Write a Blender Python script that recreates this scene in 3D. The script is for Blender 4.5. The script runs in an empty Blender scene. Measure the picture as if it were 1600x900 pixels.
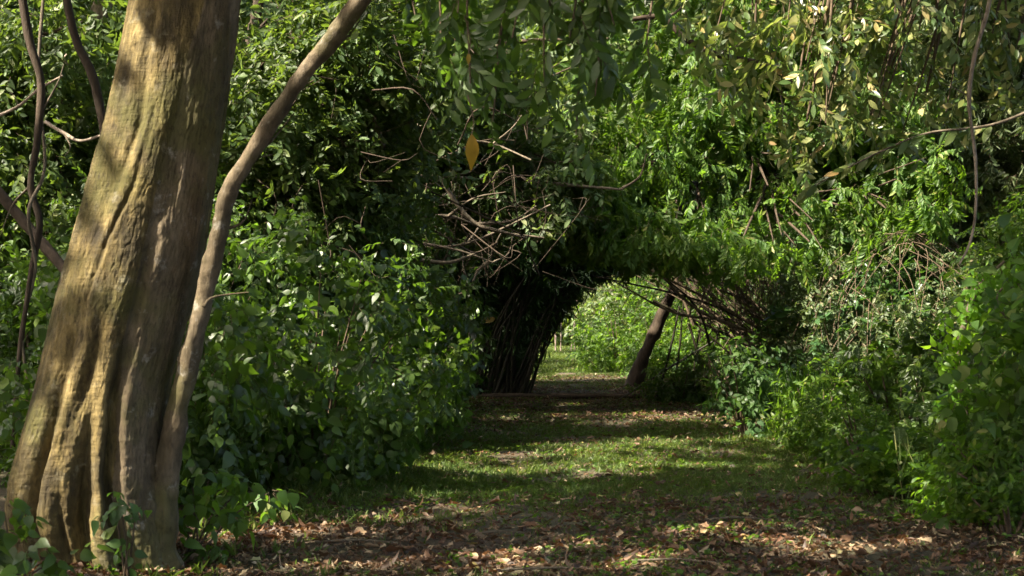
import bpy, math, numpy as np
from mathutils import Vector
rng = np.random.default_rng(7)
scene = bpy.context.scene
col = scene.collection

# ------------------------------------------------------------------ camera, sky, sun, exposure
CAM = np.array([0.0, 0.0, 1.5]); FPX = 2222.0; PITCH = math.atan(55 / FPX)
cd = bpy.data.cameras.new('camera'); cam = bpy.data.objects.new('camera', cd); col.objects.link(cam)
cam.location = CAM; cam.rotation_euler = (math.pi / 2 + PITCH, 0, 0)
cd.lens = 50; cd.sensor_width = 36; cd.clip_end = 2000; cd.clip_start = 0.1
cd.dof.use_dof = True; cd.dof.focus_distance = 17; cd.dof.aperture_fstop = 5.6
scene.camera = cam

SUN = np.array([0.66, 0.36, -0.80]); SUN = SUN / np.linalg.norm(SUN)      # the way the light travels
w = bpy.data.worlds.new('World'); scene.world = w; w.use_nodes = True
nt = w.node_tree; nt.nodes.clear()
sky = nt.nodes.new('ShaderNodeTexSky'); sky.sky_type = 'NISHITA'; sky.sun_disc = False; sky.dust_density = 5.5; sky.air_density = .8; sky.ozone_density = 0.
elev = math.asin(-SUN[2]); azi = math.atan2(-SUN[0], -SUN[1])
sky.sun_elevation = elev; sky.sun_rotation = azi
bg = nt.nodes.new('ShaderNodeBackground'); bg.inputs['Strength'].default_value = 0.15
wo = nt.nodes.new('ShaderNodeOutputWorld')
nt.links.new(sky.outputs[0], bg.inputs['Color']); nt.links.new(bg.outputs[0], wo.inputs['Surface'])
sd = bpy.data.lights.new('sun', 'SUN'); sd.energy = 4.2; sd.angle = math.radians(0.53); sd.color = (1.0, 0.91, 0.73)
so = bpy.data.objects.new('sun', sd); col.objects.link(so)
so.rotation_euler = Vector(SUN.tolist()).to_track_quat('-Z', 'Y').to_euler(); so.location = (-20, -12, 30)
vs = scene.view_settings
vs.view_transform = 'Standard'; vs.look = 'None'; vs.gamma = 1; vs.use_curve_mapping = False; vs.exposure = 2.6
cy = scene.cycles
cy.max_bounces = 7; cy.diffuse_bounces = 4; cy.glossy_bounces = 2; cy.transmission_bounces = 4; cy.transparent_max_bounces = 8
cy.use_denoising = True
try: cy.denoiser = 'OPENIMAGEDENOISE'
except Exception: pass
cy.sample_clamp_indirect = 4.0

def P(px, py, Y):
    """world point seen at pixel (px, py) of the 1600x900 photograph, Y metres ahead"""
    u = (px - 800) / FPX; v = (450 - py) / FPX
    f = math.cos(PITCH) - v * math.sin(PITCH); z = math.sin(PITCH) + v * math.cos(PITCH)
    return np.array([u / f * Y, Y, CAM[2] + z / f * Y])

def U(a, b, n=None): return rng.uniform(a, b, n)
def nrm(a): return a / np.maximum(np.linalg.norm(a, axis=-1, keepdims=True), 1e-9)

# smooth value noise in numpy
_G = np.random.default_rng(3).random((64, 64, 64))
def vnoise(p, s=1.0):
    q = np.asarray(p, float) * s + 100.0
    i = np.floor(q).astype(int); f = q - i; f = f * f * (3 - 2 * f); i &= 63; j = (i + 1) & 63
    x0, y0, z0 = i[..., 0], i[..., 1], i[..., 2]; x1, y1, z1 = j[..., 0], j[..., 1], j[..., 2]
    fx, fy, fz = f[..., 0], f[..., 1], f[..., 2]
    a = _G[x0, y0, z0] * (1 - fx) + _G[x1, y0, z0] * fx; b = _G[x0, y1, z0] * (1 - fx) + _G[x1, y1, z0] * fx
    c = _G[x0, y0, z1] * (1 - fx) + _G[x1, y0, z1] * fx; d = _G[x0, y1, z1] * (1 - fx) + _G[x1, y1, z1] * fx
    return (a * (1 - fy) + b * fy) * (1 - fz) + (c * (1 - fy) + d * fy) * fz

def path_x(y): return np.interp(y, [0, 13, 30, 60, 100], [1.15, 1.25, 1.5, 1.5, 1.5])
def gz(x, y):
    x = np.asarray(x, float); y = np.asarray(y, float)
    p = np.stack([x, y, np.zeros_like(x)], -1)
    off = np.abs(x - path_x(y)) - 2.6
    return (vnoise(p, .7) - .5) * .09 + (vnoise(p, 2.3) - .5) * .035 + np.clip(off, 0, 6) * .03

# ------------------------------------------------------------------ materials
def mat(name):
    m = bpy.data.materials.new(name); m.use_nodes = True; m.node_tree.nodes.clear(); return m, m.node_tree
def ramp(t, stops, src, interp='LINEAR'):
    r = t.nodes.new('ShaderNodeValToRGB'); r.color_ramp.interpolation = interp
    e = r.color_ramp.elements
    while len(e) < len(stops): e.new(.5)
    for k, (p, c) in enumerate(stops): e[k].position = p; e[k].color = (*c, 1)
    t.links.new(src, r.inputs[0]); return r.outputs[0]
def noise(t, scale, detail=4, vec=None, rough=.55):
    n = t.nodes.new('ShaderNodeTexNoise'); n.inputs['Scale'].default_value = scale
    n.inputs['Detail'].default_value = detail; n.inputs['Roughness'].default_value = rough
    if vec is not None: t.links.new(vec, n.inputs['Vector'])
    return n.outputs['Fac']
def mixc(t, a, b, f):
    m = t.nodes.new('ShaderNodeMix'); m.data_type = 'RGBA'
    for s, v in ((m.inputs[0], f), (m.inputs[6], a), (m.inputs[7], b)):
        if hasattr(v, 'links'): t.links.new(v, s)
        else: s.default_value = v if isinstance(v, float) else (*v, 1)
    return m.outputs[2]
def coords(t, scale=(1, 1, 1)):
    c = t.nodes.new('ShaderNodeTexCoord'); mp = t.nodes.new('ShaderNodeMapping'); mp.inputs['Scale'].default_value = scale
    t.links.new(c.outputs['Object'], mp.inputs[0]); return mp.outputs[0]
def bump(t, h, strength, dist, nrmin=None):
    b = t.nodes.new('ShaderNodeBump'); b.inputs['Strength'].default_value = strength; b.inputs['Distance'].default_value = dist
    t.links.new(h, b.inputs['Height'])
    if nrmin is not None: t.links.new(nrmin, b.inputs['Normal'])
    return b.outputs[0]

def leaf_mat(name, stops, trans=(.16, .30, .03), amt=.38, rough=.38, spec=.5):
    m, t = mat(name)
    geo = t.nodes.new('ShaderNodeNewGeometry')
    c = ramp(t, stops, geo.outputs['Random Per Island'])
    v = coords(t)
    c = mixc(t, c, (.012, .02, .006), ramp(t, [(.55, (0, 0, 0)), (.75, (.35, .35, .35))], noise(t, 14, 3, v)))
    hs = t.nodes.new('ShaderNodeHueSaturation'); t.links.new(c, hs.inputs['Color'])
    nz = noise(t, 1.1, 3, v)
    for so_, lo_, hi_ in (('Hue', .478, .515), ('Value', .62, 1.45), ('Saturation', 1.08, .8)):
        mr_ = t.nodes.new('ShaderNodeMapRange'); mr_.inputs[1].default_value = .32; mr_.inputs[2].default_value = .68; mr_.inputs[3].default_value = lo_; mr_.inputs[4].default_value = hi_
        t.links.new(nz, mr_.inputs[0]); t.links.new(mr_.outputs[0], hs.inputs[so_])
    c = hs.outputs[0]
    p = t.nodes.new('ShaderNodeBsdfPrincipled'); t.links.new(c, p.inputs['Base Color'])
    p.inputs['Roughness'].default_value = rough; p.inputs['Specular IOR Level'].default_value = spec
    tr = t.nodes.new('ShaderNodeBsdfTranslucent')
    tc = mixc(t, tuple(q * k_ for q, k_ in zip(trans, (1.08, 1.08, .75))), c, .25); t.links.new(tc, tr.inputs['Color'])
    mx = t.nodes.new('ShaderNodeMixShader'); mx.inputs[0].default_value = amt + .06
    t.links.new(p.outputs[0], mx.inputs[1]); t.links.new(tr.outputs[0], mx.inputs[2])
    o = t.nodes.new('ShaderNodeOutputMaterial'); t.links.new(mx.outputs[0], o.inputs[0]); return m

def bark_mat(name, stops, sc=(9, 9, 1.6), rough=.85, bs=.6, moss=None, lich=None, bd=.02, wrinkle=0.):
    m, t = mat(name); v = coords(t, sc); v1 = coords(t)
    n1 = noise(t, 1.0, 8, v, .62)
    c = ramp(t, stops, n1)
    c = mixc(t, c, (.035, .028, .014), ramp(t, [(.44, (0, 0, 0)), (.60, (.7, .7, .7))], noise(t, 3.6, 7, coords(t, (1.3, 1.3, .7)), .68))) if wrinkle else c
    if moss: c = mixc(t, c, moss, ramp(t, [(.48, (0, 0, 0)), (.62, (.75, .75, .75))], noise(t, 2.1, 6, v1)))
    if lich: c = mixc(t, c, lich, ramp(t, [(.58, (0, 0, 0)), (.68, (.7, .7, .7))], noise(t, 6.5, 8, v1, .7)))
    p = t.nodes.new('ShaderNodeBsdfPrincipled'); t.links.new(c, p.inputs['Base Color']); p.inputs['Roughness'].default_value = rough
    p.inputs['Specular IOR Level'].default_value = .25
    b = bump(t, n1, bs, bd)
    n2 = noise(t, 1.0, 6, coords(t, (34, 34, 17)), .72)
    c = mixc(t, c, (.02, .014, .008), ramp(t, [(.30, (.75, .75, .75)), (.50, (0, 0, 0))], n2)); t.links.new(c, p.inputs['Base Color'])
    b = bump(t, n2, .6, .012, b)
    if wrinkle:
        b = bump(t, noise(t, 1.0, 5, coords(t, (7, 7, 42))), wrinkle, .015, b)
    t.links.new(b, p.inputs['Normal'])
    o = t.nodes.new('ShaderNodeOutputMaterial'); t.links.new(p.outputs[0], o.inputs[0]); return m

G = leaf_mat
M = {}
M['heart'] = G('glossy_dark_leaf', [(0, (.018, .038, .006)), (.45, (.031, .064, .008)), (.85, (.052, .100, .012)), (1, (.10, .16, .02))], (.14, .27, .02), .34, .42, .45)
M['small'] = G('small_leaf', [(0, (.020, .042, .011)), (.5, (.036, .070, .014)), (.86, (.070, .115, .026)), (.98, (.13, .17, .05)), (1, (.28, .29, .15))], (.17, .26, .03), .34, .52, .32)  # palest stops paint sun and sky glints into a few leaves
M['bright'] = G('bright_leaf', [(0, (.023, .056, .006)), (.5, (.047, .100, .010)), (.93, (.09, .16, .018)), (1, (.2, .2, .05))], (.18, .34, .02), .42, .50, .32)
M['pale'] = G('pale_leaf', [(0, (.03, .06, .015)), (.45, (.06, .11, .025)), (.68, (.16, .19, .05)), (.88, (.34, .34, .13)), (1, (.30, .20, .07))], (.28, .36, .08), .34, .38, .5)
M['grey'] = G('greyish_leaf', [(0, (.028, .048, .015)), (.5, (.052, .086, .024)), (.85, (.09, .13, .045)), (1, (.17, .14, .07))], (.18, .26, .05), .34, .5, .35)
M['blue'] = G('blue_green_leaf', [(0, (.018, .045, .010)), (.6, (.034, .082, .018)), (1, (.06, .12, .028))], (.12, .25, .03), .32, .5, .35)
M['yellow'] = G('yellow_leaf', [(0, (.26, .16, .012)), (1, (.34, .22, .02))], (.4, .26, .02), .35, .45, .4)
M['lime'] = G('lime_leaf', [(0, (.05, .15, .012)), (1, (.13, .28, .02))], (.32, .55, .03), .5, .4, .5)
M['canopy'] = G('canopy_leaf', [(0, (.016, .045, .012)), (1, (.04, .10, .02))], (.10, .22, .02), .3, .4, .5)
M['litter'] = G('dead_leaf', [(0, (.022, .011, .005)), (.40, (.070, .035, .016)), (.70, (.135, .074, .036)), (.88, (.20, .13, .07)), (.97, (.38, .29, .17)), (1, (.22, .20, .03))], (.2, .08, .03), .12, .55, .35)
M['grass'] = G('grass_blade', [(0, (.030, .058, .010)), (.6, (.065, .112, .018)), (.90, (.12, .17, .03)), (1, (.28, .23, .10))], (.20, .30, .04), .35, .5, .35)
M['bark'] = bark_mat('fluted_bark', [(.30, (.020, .014, .006)), (.43, (.068, .048, .017)), (.54, (.135, .098, .036)), (.70, (.26, .195, .085))], (9, 9, 2.6), moss=(.060, .056, .014), lich=(.17, .15, .10), bs=1., bd=.035, wrinkle=.55)
M['bark_mauve'] = bark_mat('mauve_bark', [(.3, (.050, .036, .020)), (.5, (.11, .082, .050)), (.72, (.19, .15, .105))], (7, 7, 1.4), moss=(.075, .07, .022), lich=(.27, .25, .22), bs=.6, wrinkle=.2)
M['twig'] = bark_mat('twig_bark', [(.3, (.055, .038, .024)), (.7, (.12, .085, .055))], (20, 20, 5))
M['darkbark'] = bark_mat('dark_bark', [(.3, (.025, .017, .011)), (.7, (.065, .045, .03))], (14, 14, 3))
M['deadwood'] = bark_mat('bare_branch_bark', [(.3, (.060, .048, .032)), (.7, (.165, .132, .095))], (14, 14, 4), lich=(.27, .23, .18))
M['palebark'] = bark_mat('pale_bark', [(.3, (.16, .12, .09)), (.7, (.34, .28, .22))], (14, 14, 4))
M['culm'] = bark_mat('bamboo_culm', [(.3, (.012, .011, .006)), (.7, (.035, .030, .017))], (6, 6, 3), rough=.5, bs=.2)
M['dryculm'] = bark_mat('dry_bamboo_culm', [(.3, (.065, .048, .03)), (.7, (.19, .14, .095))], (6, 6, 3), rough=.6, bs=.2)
M['redwood'] = bark_mat('brown_bark', [(.3, (.045, .030, .016)), (.7, (.12, .080, .045))], (8, 8, 2))

# forest floor: litter-brown earth with moss and grass green
m, t = mat('forest_floor'); v = coords(t)
n1 = noise(t, 30, 8, v, .7); n2 = noise(t, .9, 5, v)
c = ramp(t, [(.3, (.022, .013, .007)), (.5, (.055, .032, .018)), (.62, (.10, .060, .034)), (.74, (.19, .125, .075))], n1)
g = ramp(t, [(.3, (.016, .024, .006)), (.6, (.040, .052, .012)), (.8, (.07, .075, .02))], noise(t, 45, 6, v, .7))
c = mixc(t, c, g, ramp(t, [(.42, (0, 0, 0)), (.55, (.45, .45, .45))], n2))
p = t.nodes.new('ShaderNodeBsdfPrincipled'); t.links.new(c, p.inputs['Base Color']); p.inputs['Roughness'].default_value = .9
t.links.new(bump(t, n1, .8, .03), p.inputs['Normal'])
o = t.nodes.new('ShaderNodeOutputMaterial'); t.links.new(p.outputs[0], o.inputs[0]); M['floor'] = m
m2 = m.copy(); m2.name = 'worn_grass_path'; M['path'] = m2
for n in m2.node_tree.nodes:
    if n.type == 'VALTORGB' and abs(n.color_ramp.elements[0].position - .42) < 1e-4:
        n.color_ramp.elements[0].position = .34; n.color_ramp.elements[1].position = .50

# ------------------------------------------------------------------ mesh building
class MB:
    def __init__(s): s.v = []; s.l = []; s.t = []; s.m = []; s.n = 0
    def add(s, v, loops, tot, mi=0):
        s.v.append(np.asarray(v, np.float32)); s.l.append(np.asarray(loops, np.int64).ravel() + s.n)
        tot = np.asarray(tot, np.int64); s.t.append(tot)
        s.m.append(np.broadcast_to(np.asarray(mi, np.int32), tot.shape).copy()); s.n += len(v)
    def build(s, name, mats, parent=None, smooth=True, origin=None):
        v = np.concatenate(s.v); l = np.concatenate(s.l); tt = np.concatenate(s.t); mi = np.concatenate(s.m)
        off = np.zeros(3)
        if parent is not None: off = np.array(parent.location)
        elif origin is not None: off = np.asarray(origin, float)
        v = v - off.astype(np.float32)
        me = bpy.data.meshes.new(name)
        me.vertices.add(len(v)); me.vertices.foreach_set('co', v.astype(np.float32).ravel())
        me.loops.add(len(l)); me.loops.foreach_set('vertex_index', l.astype(np.int32))
        me.polygons.add(len(tt)); st = np.concatenate([[0], np.cumsum(tt)[:-1]]).astype(np.int32)
        me.polygons.foreach_set('loop_start', st); me.polygons.foreach_set('loop_total', tt.astype(np.int32))
        me.polygons.foreach_set('material_index', mi)
        me.polygons.foreach_set('use_smooth', np.full(len(tt), smooth, bool))
        for q in (mats if isinstance(mats, (list, tuple)) else [mats]): me.materials.append(q)
        me.update(calc_edges=True)
        o = bpy.data.objects.new(name, me); col.objects.link(o)
        if parent is not None: o.parent = parent
        else: o.location = off.tolist()
        return o

def tag(o, label, cat, group=None, kind=None):
    if label: o['label'] = label
    if cat: o['category'] = cat
    if group: o['group'] = group
    if kind: o['kind'] = kind
    return o
def thing(name, loc, label, cat, group=None):
    o = bpy.data.objects.new(name, None); col.objects.link(o); o.location = [float(q) for q in loc]
    o.empty_display_size = .2; return tag(o, label, cat, group)

def smooth_line(pts, rad, n):
    pts = np.asarray(pts, float); rad = np.asarray(rad, float)
    if len(pts) < 3:
        tq = np.linspace(0, 1, n)[:, None]; return pts[0] * (1 - tq) + pts[1] * tq, np.interp(tq[:, 0], [0, 1], [rad[0], rad[-1]])
    e = np.vstack([2 * pts[0] - pts[1], pts, 2 * pts[-1] - pts[-2]])
    u = np.linspace(0, len(pts) - 1 - 1e-6, n); i = u.astype(int); f = (u - i)[:, None]
    a, b, c, d = e[i], e[i + 1], e[i + 2], e[i + 3]
    o = .5 * ((2 * b) + (c - a) * f + (2 * a - 5 * b + 4 * c - d) * f ** 2 + (3 * b - a - 3 * c + d) * f ** 3)
    return o, np.interp(u, np.arange(len(pts)), rad)
def tube(mb, pts, rad, n=24, seg=8, mi=0, rough=.0, rs=3.0, cap=True, nodes=0):
    c, r = smooth_line(pts, rad, n)
    d = nrm(np.gradient(c, axis=0)); ref = np.array([.3, 1., .2]); x = nrm(np.cross(d, ref)); y = np.cross(d, x)
    a = np.linspace(0, 2 * np.pi, seg, endpoint=False)
    if nodes:
        s = np.concatenate([[0], np.cumsum(np.linalg.norm(np.diff(c, axis=0), axis=1))])
        r = r * (1 + .18 * np.exp(-((s / nodes) % 1.0 - .5) ** 2 / .004))
    v = c[:, None] + (x[:, None] * np.cos(a)[None, :, None] + y[:, None] * np.sin(a)[None, :, None]) * r[:, None, None]
    if rough:
        k = 1 + rough * (vnoise(v, rs) - .5) * 2 + rough * .5 * (vnoise(v, rs * 3.1) - .5) * 2
        v = c[:, None] + (v - c[:, None]) * k[..., None]
    N = n; v = v.reshape(-1, 3)
    i, j = np.meshgrid(np.arange(N - 1), np.arange(seg), indexing='ij'); k = (j + 1) % seg
    f = np.stack([i * seg + j, i * seg + k, (i + 1) * seg + k, (i + 1) * seg + j], -1).reshape(-1, 4)
    mb.add(v, f, np.full(len(f), 4), mi)
    if cap:
        mb.add(v[-seg:], np.arange(seg), [seg], mi)
    return c

# leaf templates: along +Y, face +Z
def leaf_hi(L=1., W=.55, prof=(0, .78, 1., .72, .0), droop=.25, fold=.12):
    k = len(prof); ys = np.linspace(0, 1, k) ** 1.0
    v = []; 
    for i, y in enumerate(ys): v.append([0, y * L, -droop * L * y * y])
    for sgn in (1, -1):
        for i in range(1, k - 1):
            yy = ys[i] - (.10 if i == 1 else 0) * (1 if prof[1] > .7 else 0)
            v.append([sgn * prof[i] * W * L / 2, yy * L, -droop * L * ys[i] ** 2 + fold * L * prof[i] * .6])
    f = []; q = k - 2
    for s_, base in ((1, k), (-1, k + q)):
        for i in range(k - 1):
            if i == 0: g = [0, base, 1]
            elif i == k - 2: g = [i, base + i - 1, i + 1]
            else: g = [i, base + i - 1, base + i, i + 1]
            f.append(g if s_ > 0 else g[::-1])
    return np.array(v), f
def leaf_lo(L=1., W=.45, fold=.10, droop=.12):
    v = np.array([[0, 0, 0], [W * L * .42, .30 * L, fold * L], [W * L * .46, .62 * L, fold * L * .7 - droop * L * .5], [0, L, -droop * L], [-W * L * .46, .62 * L, fold * L * .7 - droop * L * .5], [-W * L * .42, .30 * L, fold * L]])
    return v, [[0, 1, 2, 3], [0, 3, 4, 5]]
def blade(L=1., W=.08, bend=.3):
    v = np.array([[-W / 2 * L, 0, 0], [W / 2 * L, 0, 0], [W * .4 * L, .55 * L, -bend * .3 * L], [0, L, -bend * L], [-W * .4 * L, .55 * L, -bend * .3 * L]])
    return v, [[0, 1, 2, 3, 4]]
def rotm(ax, ang):
    ax = np.asarray(ax, float); ax = ax / np.linalg.norm(ax); K = np.array([[0, -ax[2], ax[1]], [ax[2], 0, -ax[0]], [-ax[1], ax[0], 0]])
    return np.eye(3) + math.sin(ang) * K + (1 - math.cos(ang)) * K @ K

class Tpl:
    def __init__(s): s.v = []; s.f = []; s.m = []; s.n = 0
    def add(s, v, f, mi=0):
        s.v.append(v)
        for g in f: s.f.append([q + s.n for q in g]); s.m.append(mi)
        s.n += len(v)
    def fin(s):
        s.V = np.concatenate(s.v); s.L = np.array([q for g in s.f for q in g]); s.T = np.array([len(g) for g in s.f]); s.M = np.array(s.m); return s
def strip(tp, a, b, w):
    a, b = np.array(a, float), np.array(b, float)
    tp.add(np.array([a + [w, 0, 0], a + [-w * .5, 0, w * .8], a + [-w * .5, 0, -w * .8], b]), [[0, 1, 3], [1, 2, 3], [2, 0, 3]], 1)

def spray(kind):
    """one small twig with its leaves, unit length about 1"""
    t = Tpl(); R = rng
    def put(leaf, pos, yaw, pitch, roll, s):
        v, f = leaf
        v = (rotm([0, 0, 1], yaw) @ rotm([1, 0, 0], pitch) @ rotm([0, 1, 0], roll) @ (v * s).T).T + pos
        t.add(v, f, 0)
    if kind == 'heart':           # few large hanging heart-shaped leaves
        for i in range(5):
            y = .12 + i * .2; sg = 1 if i % 2 else -1
            put(leaf_hi(1, R.uniform(.46, .78), (0, .92, 1., .74, .30, 0), R.uniform(.1, .4), R.uniform(.02, .12)), [sg * .04, y, -y * y * .2], -sg * R.uniform(.5, 1.2), -R.uniform(.2, 1.0), R.normal(0, .4), R.uniform(.26, .6))
        strip(t, [0, 0, 0], [0, 1, -.2], .012)
    elif kind == 'oval':          # elliptic leaves, alternate
        for i in range(9):
            y = .1 + i * .1; sg = 1 if i % 2 else -1
            put(leaf_lo(1, R.uniform(.36, .5), R.uniform(.03, .12), R.uniform(.0, .25)), [0, y, -y * y * .15], -sg * R.uniform(.5, 1.2), -R.uniform(-.1, .7), R.normal(0, .4), R.uniform(.24, .4))
        strip(t, [0, 0, 0], [0, 1, -.15], .008)
    elif kind == 'ovalhi':
        for i in range(8):
            y = .1 + i * .12; sg = 1 if i % 2 else -1
            put(leaf_hi(1, R.uniform(.34, .44), (0, .7, 1., .75, 0), R.uniform(.05, .3), R.uniform(.02, .10)), [0, y, -y * y * .2], -sg * R.uniform(.4, 1.1), -R.uniform(.1, .9), R.normal(0, .35), R.uniform(.3, .46))
        strip(t, [0, 0, 0], [0, 1, -.2], .010)
    elif kind == 'pinnate':       # drooping paired leaflets
        for i in range(7):
            y = .15 + i * .13; z = -y * y * .3
            for sg in (1, -1):
                put(leaf_lo(1, R.uniform(.34, .42), .06, R.uniform(.1, .35)), [0, y, z], -sg * R.uniform(.6, 1.0), -R.uniform(.2, .8), R.normal(0, .25), R.uniform(.26, .36))
        strip(t, [0, 0, 0], [0, 1, -.3], .008)
    elif kind == 'bamboo':        # narrow pointed leaves fanning at twig end
        for i in range(9):
            y = R.uniform(.1, .8); sg = R.choice([-1, 1])
            put(leaf_lo(1, R.uniform(.12, .18), .02, R.uniform(.1, .5)), [0, y, 0], -sg * R.uniform(.1, 1.1), -R.uniform(0, 1.0), R.normal(0, .5), R.uniform(.35, .6))
        strip(t, [0, 0, 0], [0, .9, 0], .007)
    elif kind == 'canopy':
        for i in range(10):
            put(leaf_lo(1, .55, .05, .1), R.uniform(-.5, .5, 3) * [1, 1, .5], R.uniform(0, 6.28), R.normal(0, .5), R.normal(0, .5), R.uniform(.35, .55))
    elif kind == 'single':
        put(leaf_lo(1, .55, .05, .1), [0, -.5, 0], 0, 0, 0, 1)
    elif kind == 'litter':
        put(leaf_hi(1, R.uniform(.25, .65), [(0, .8, 1., .7, 0), (0, .5, 1, .9, .4, 0), (0, 1., .6, .8, .2, 0)][R.integers(0, 3)], R.uniform(-.7, .5), R.uniform(-.2, .5)), [0, -.5, 0], 0, R.normal(0, .2), R.normal(0, .4), 1)
    elif kind == 'tuft':
        for i in range(7):
            put(blade(1, R.uniform(.08, .15), R.uniform(.1, .8)), R.uniform(-.35, .35, 3) * [1, 0, 1], R.normal(0, .45), R.normal(0, .5), R.uniform(-3, 3), R.uniform(.5, 1))
    elif kind == 'clover':
        for i in range(4):
            put(leaf_lo(1, .7, .05, .1), [0, .15, 0], R.uniform(0, 6.28), -R.uniform(-.3, .4), R.normal(0, .3), R.uniform(.4, .7))
    elif kind == 'frond':         # fern frond arching forward
        n = 22
        for i in range(n):
            s = (i + 1) / n; y = math.sin(s * 1.5) * .9; z = .35 * s - .55 * s ** 2.4; l = .28 * math.sin(min(1, s * 1.3 + .12) * math.pi * .9) + .03
            for sg in (1, -1):
                put(leaf_lo(1, .24, .02, .2), [0, y, z], -sg * 1.35, -.25, sg * .1, l)
        strip(t, [0, 0, 0], [0, .9, -.1], .010)
    elif kind == 'maple':         # lobed leaf made of three lobes
        for i in range(5):
            y = .2 + i * .18; sg = 1 if i % 2 else -1; yaw = -sg * R.uniform(.4, 1.1); pi_ = -R.uniform(0, .7); s = R.uniform(.38, .55)
            for dy in (-.65, 0, .65):
                put(leaf_lo(1, .42, .05, .2), [0, y, -.01 * abs(dy)], yaw + dy, pi_, 0, s * (1 if dy == 0 else .75))
        strip(t, [0, 0, 0], [0, 1, 0], .010)
    return t.fin()
TPL = {k: [spray(k) for _ in range(6)] for k in ('heart', 'oval', 'ovalhi', 'pinnate', 'bamboo', 'canopy', 'single', 'litter', 'tuft', 'clover', 'frond', 'maple')}

def frames(a, n):
    y = nrm(a); z = nrm(n - (n * y).sum(-1, keepdims=True) * y); x = np.cross(y, z)
    return np.stack([x, y, z], -1)          # columns
def scatter(mb, kind, pos, F, size, mo=0):
    if len(pos) == 0: return
    vs_ = TPL[kind]; which = rng.integers(0, len(vs_), len(pos))
    for k, tp in enumerate(vs_):
        s = which == k
        if not s.any(): continue
        p, f, z = pos[s], F[s], size[s]
        V = np.einsum('nij,vj->nvi', f * z[:, None, None], tp.V) + p[:, None]
        n = len(p); nv = len(tp.V)
        L = (tp.L[None] + (np.arange(n) * nv)[:, None]).ravel()
        mb.add(V.reshape(-1, 3), L, np.tile(tp.T, n), np.tile(tp.M, n) + mo)

# ------------------------------------------------------------------ gaps in the foliage that let the sun reach these places
SP = []
def spot(px, py, Y, r, prob=1.): SP.append((*P(px, py, Y), r, prob))
def gspot(px, py, r, prob=1.):
    Y = 1.5 * FPX / (py - 505.0); SP.append((*P(px, py, Y), r, prob))
for px in range(600, 1420, 40): gspot(px + U(-15, 15), 735 + U(-7, 7), U(.10, .24))
for px in range(860, 1060, 40): gspot(px, 694 + U(-5, 5), U(.10, .22))
for _ in range(9): gspot(U(780, 1250), U(655, 720), U(.08, .2))
for px, py, r in ((1110, 835, .20), (1150, 828, .25), (1200, 842, .25), (1180, 800, .15), (780, 655, .2), (800, 640, .25), (1000, 868, .12), (900, 850, .14), (820, 880, .1), (470, 835, .10), (690, 745, .2), (1350, 735, .3), (1320, 862, .15), (1050, 640, .2), (900, 632, .3), (620, 812, .1), (1420, 800, .2), (980, 880, .12)):
    gspot(px, py, r)
for px, py, r in ((205, 130, .13), (195, 200, .16), (185, 270, .16), (150, 330, .2), (235, 210, .12), (225, 250, .14), (125, 400, .15), (190, 350, .14), (150, 430, .13), (120, 650, .2), (105, 700, .2), (115, 590, .16), (185, 560, .12), (150, 500, .12), (150, 850, .13), (140, 790, .12), (130, 740, .12), (250, 160, .1), (330, 200, .07), (60, 620, .1)):
    spot(px, py, 8.3, r * .62)
for px, py, Y, r, pr in ((560, 170, 16, .7, .8), (520, 130, 15, .5, .8), (600, 230, 17, .5, .7), (640, 300, 17, .5, .8), (620, 320, 17, .4, .9), (440, 190, 15, .4, .8), (420, 330, 15, .5, .6), (760, 350, 22, .6, .8), (840, 330, 22, .5, .8), (680, 280, 20, .7, .6), (700, 400, 22, .5, .8), (880, 300, 20, .5, .9), (930, 290, 20, .5, .7), (760, 60, 8, .25, .8), (730, 100, 8, .25, .8), (850, 60, 8, .3, .7),
        (1180, 60, 12, .5, .9), (1260, 90, 12, .7, .9), (1350, 60, 12, .6, .9), (1280, 170, 12, .5, .9), (1230, 190, 12, .5, .9), (1400, 240, 12, .4, .9), (1330, 250, 12, .4, .9), (1460, 100, 13, .6, .8), (1560, 80, 13, .6, .8),
        (1100, 130, 22, 1., .7), (1020, 290, 24, .8, .8), (1060, 330, 24, .6, .8), (1120, 370, 25, .6, .7), (1200, 260, 25, .8, .5), (1300, 330, 25, .9, .6), (1420, 300, 25, .7, .5), (1130, 200, 23, .8, .7), (1380, 390, 25, .9, .8), (1460, 420, 25, .9, .9), (1520, 460, 25, .7, .9), (1330, 380, 25, .7, .7), (950, 170, 18, .7, .5),
        (1520, 470, 11.5, .3, .9), (1500, 520, 11.5, .25, .9), (1500, 600, 11.5, .22, .9), (1490, 670, 11.5, .22, .9), (1570, 440, 11, .3, .8), (1590, 520, 11, .3, .5), (1400, 670, 12, .25, .8), (1440, 700, 12, .3, .8), (1560, 740, 11, .3, .6), (1390, 720, 12, .25, .8),
        (1000, 410, 27, .4, .9), (1080, 440, 27, .4, .8), (1160, 480, 27, .4, .8), (1210, 520, 27, .4, .9), (1120, 420, 27, .5, .7), (1190, 450, 26, .4, .8), (1025, 510, 33, .3, .8),
        (1260, 630, 16.5, .4, .8), (1300, 650, 16.5, .3, .8), (1230, 600, 16.5, .3, .7), (1180, 580, 18.5, .5, .5), (1150, 640, 18.5, .3, .6), (1380, 540, 16, .5, .5),
        (490, 520, 14, .3, .5), (400, 500, 13, .3, .6), (560, 480, 16, .3, .4), (620, 490, 18, .4, .5), (700, 600, 21, .3, .4), (500, 650, 12.5, .25, .4), (310, 740, 9.4, .2, .7), (360, 730, 9.4, .2, .6), (30, 780, 7.4, .15, .7), (90, 120, 15, .4, .6), (150, 60, 14, .3, .9), (40, 200, 14, .4, .6), (100, 200, 13, .3, .6), (440, 420, 15, .4, .4)):
    spot(px, py, Y, r, pr)
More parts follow.
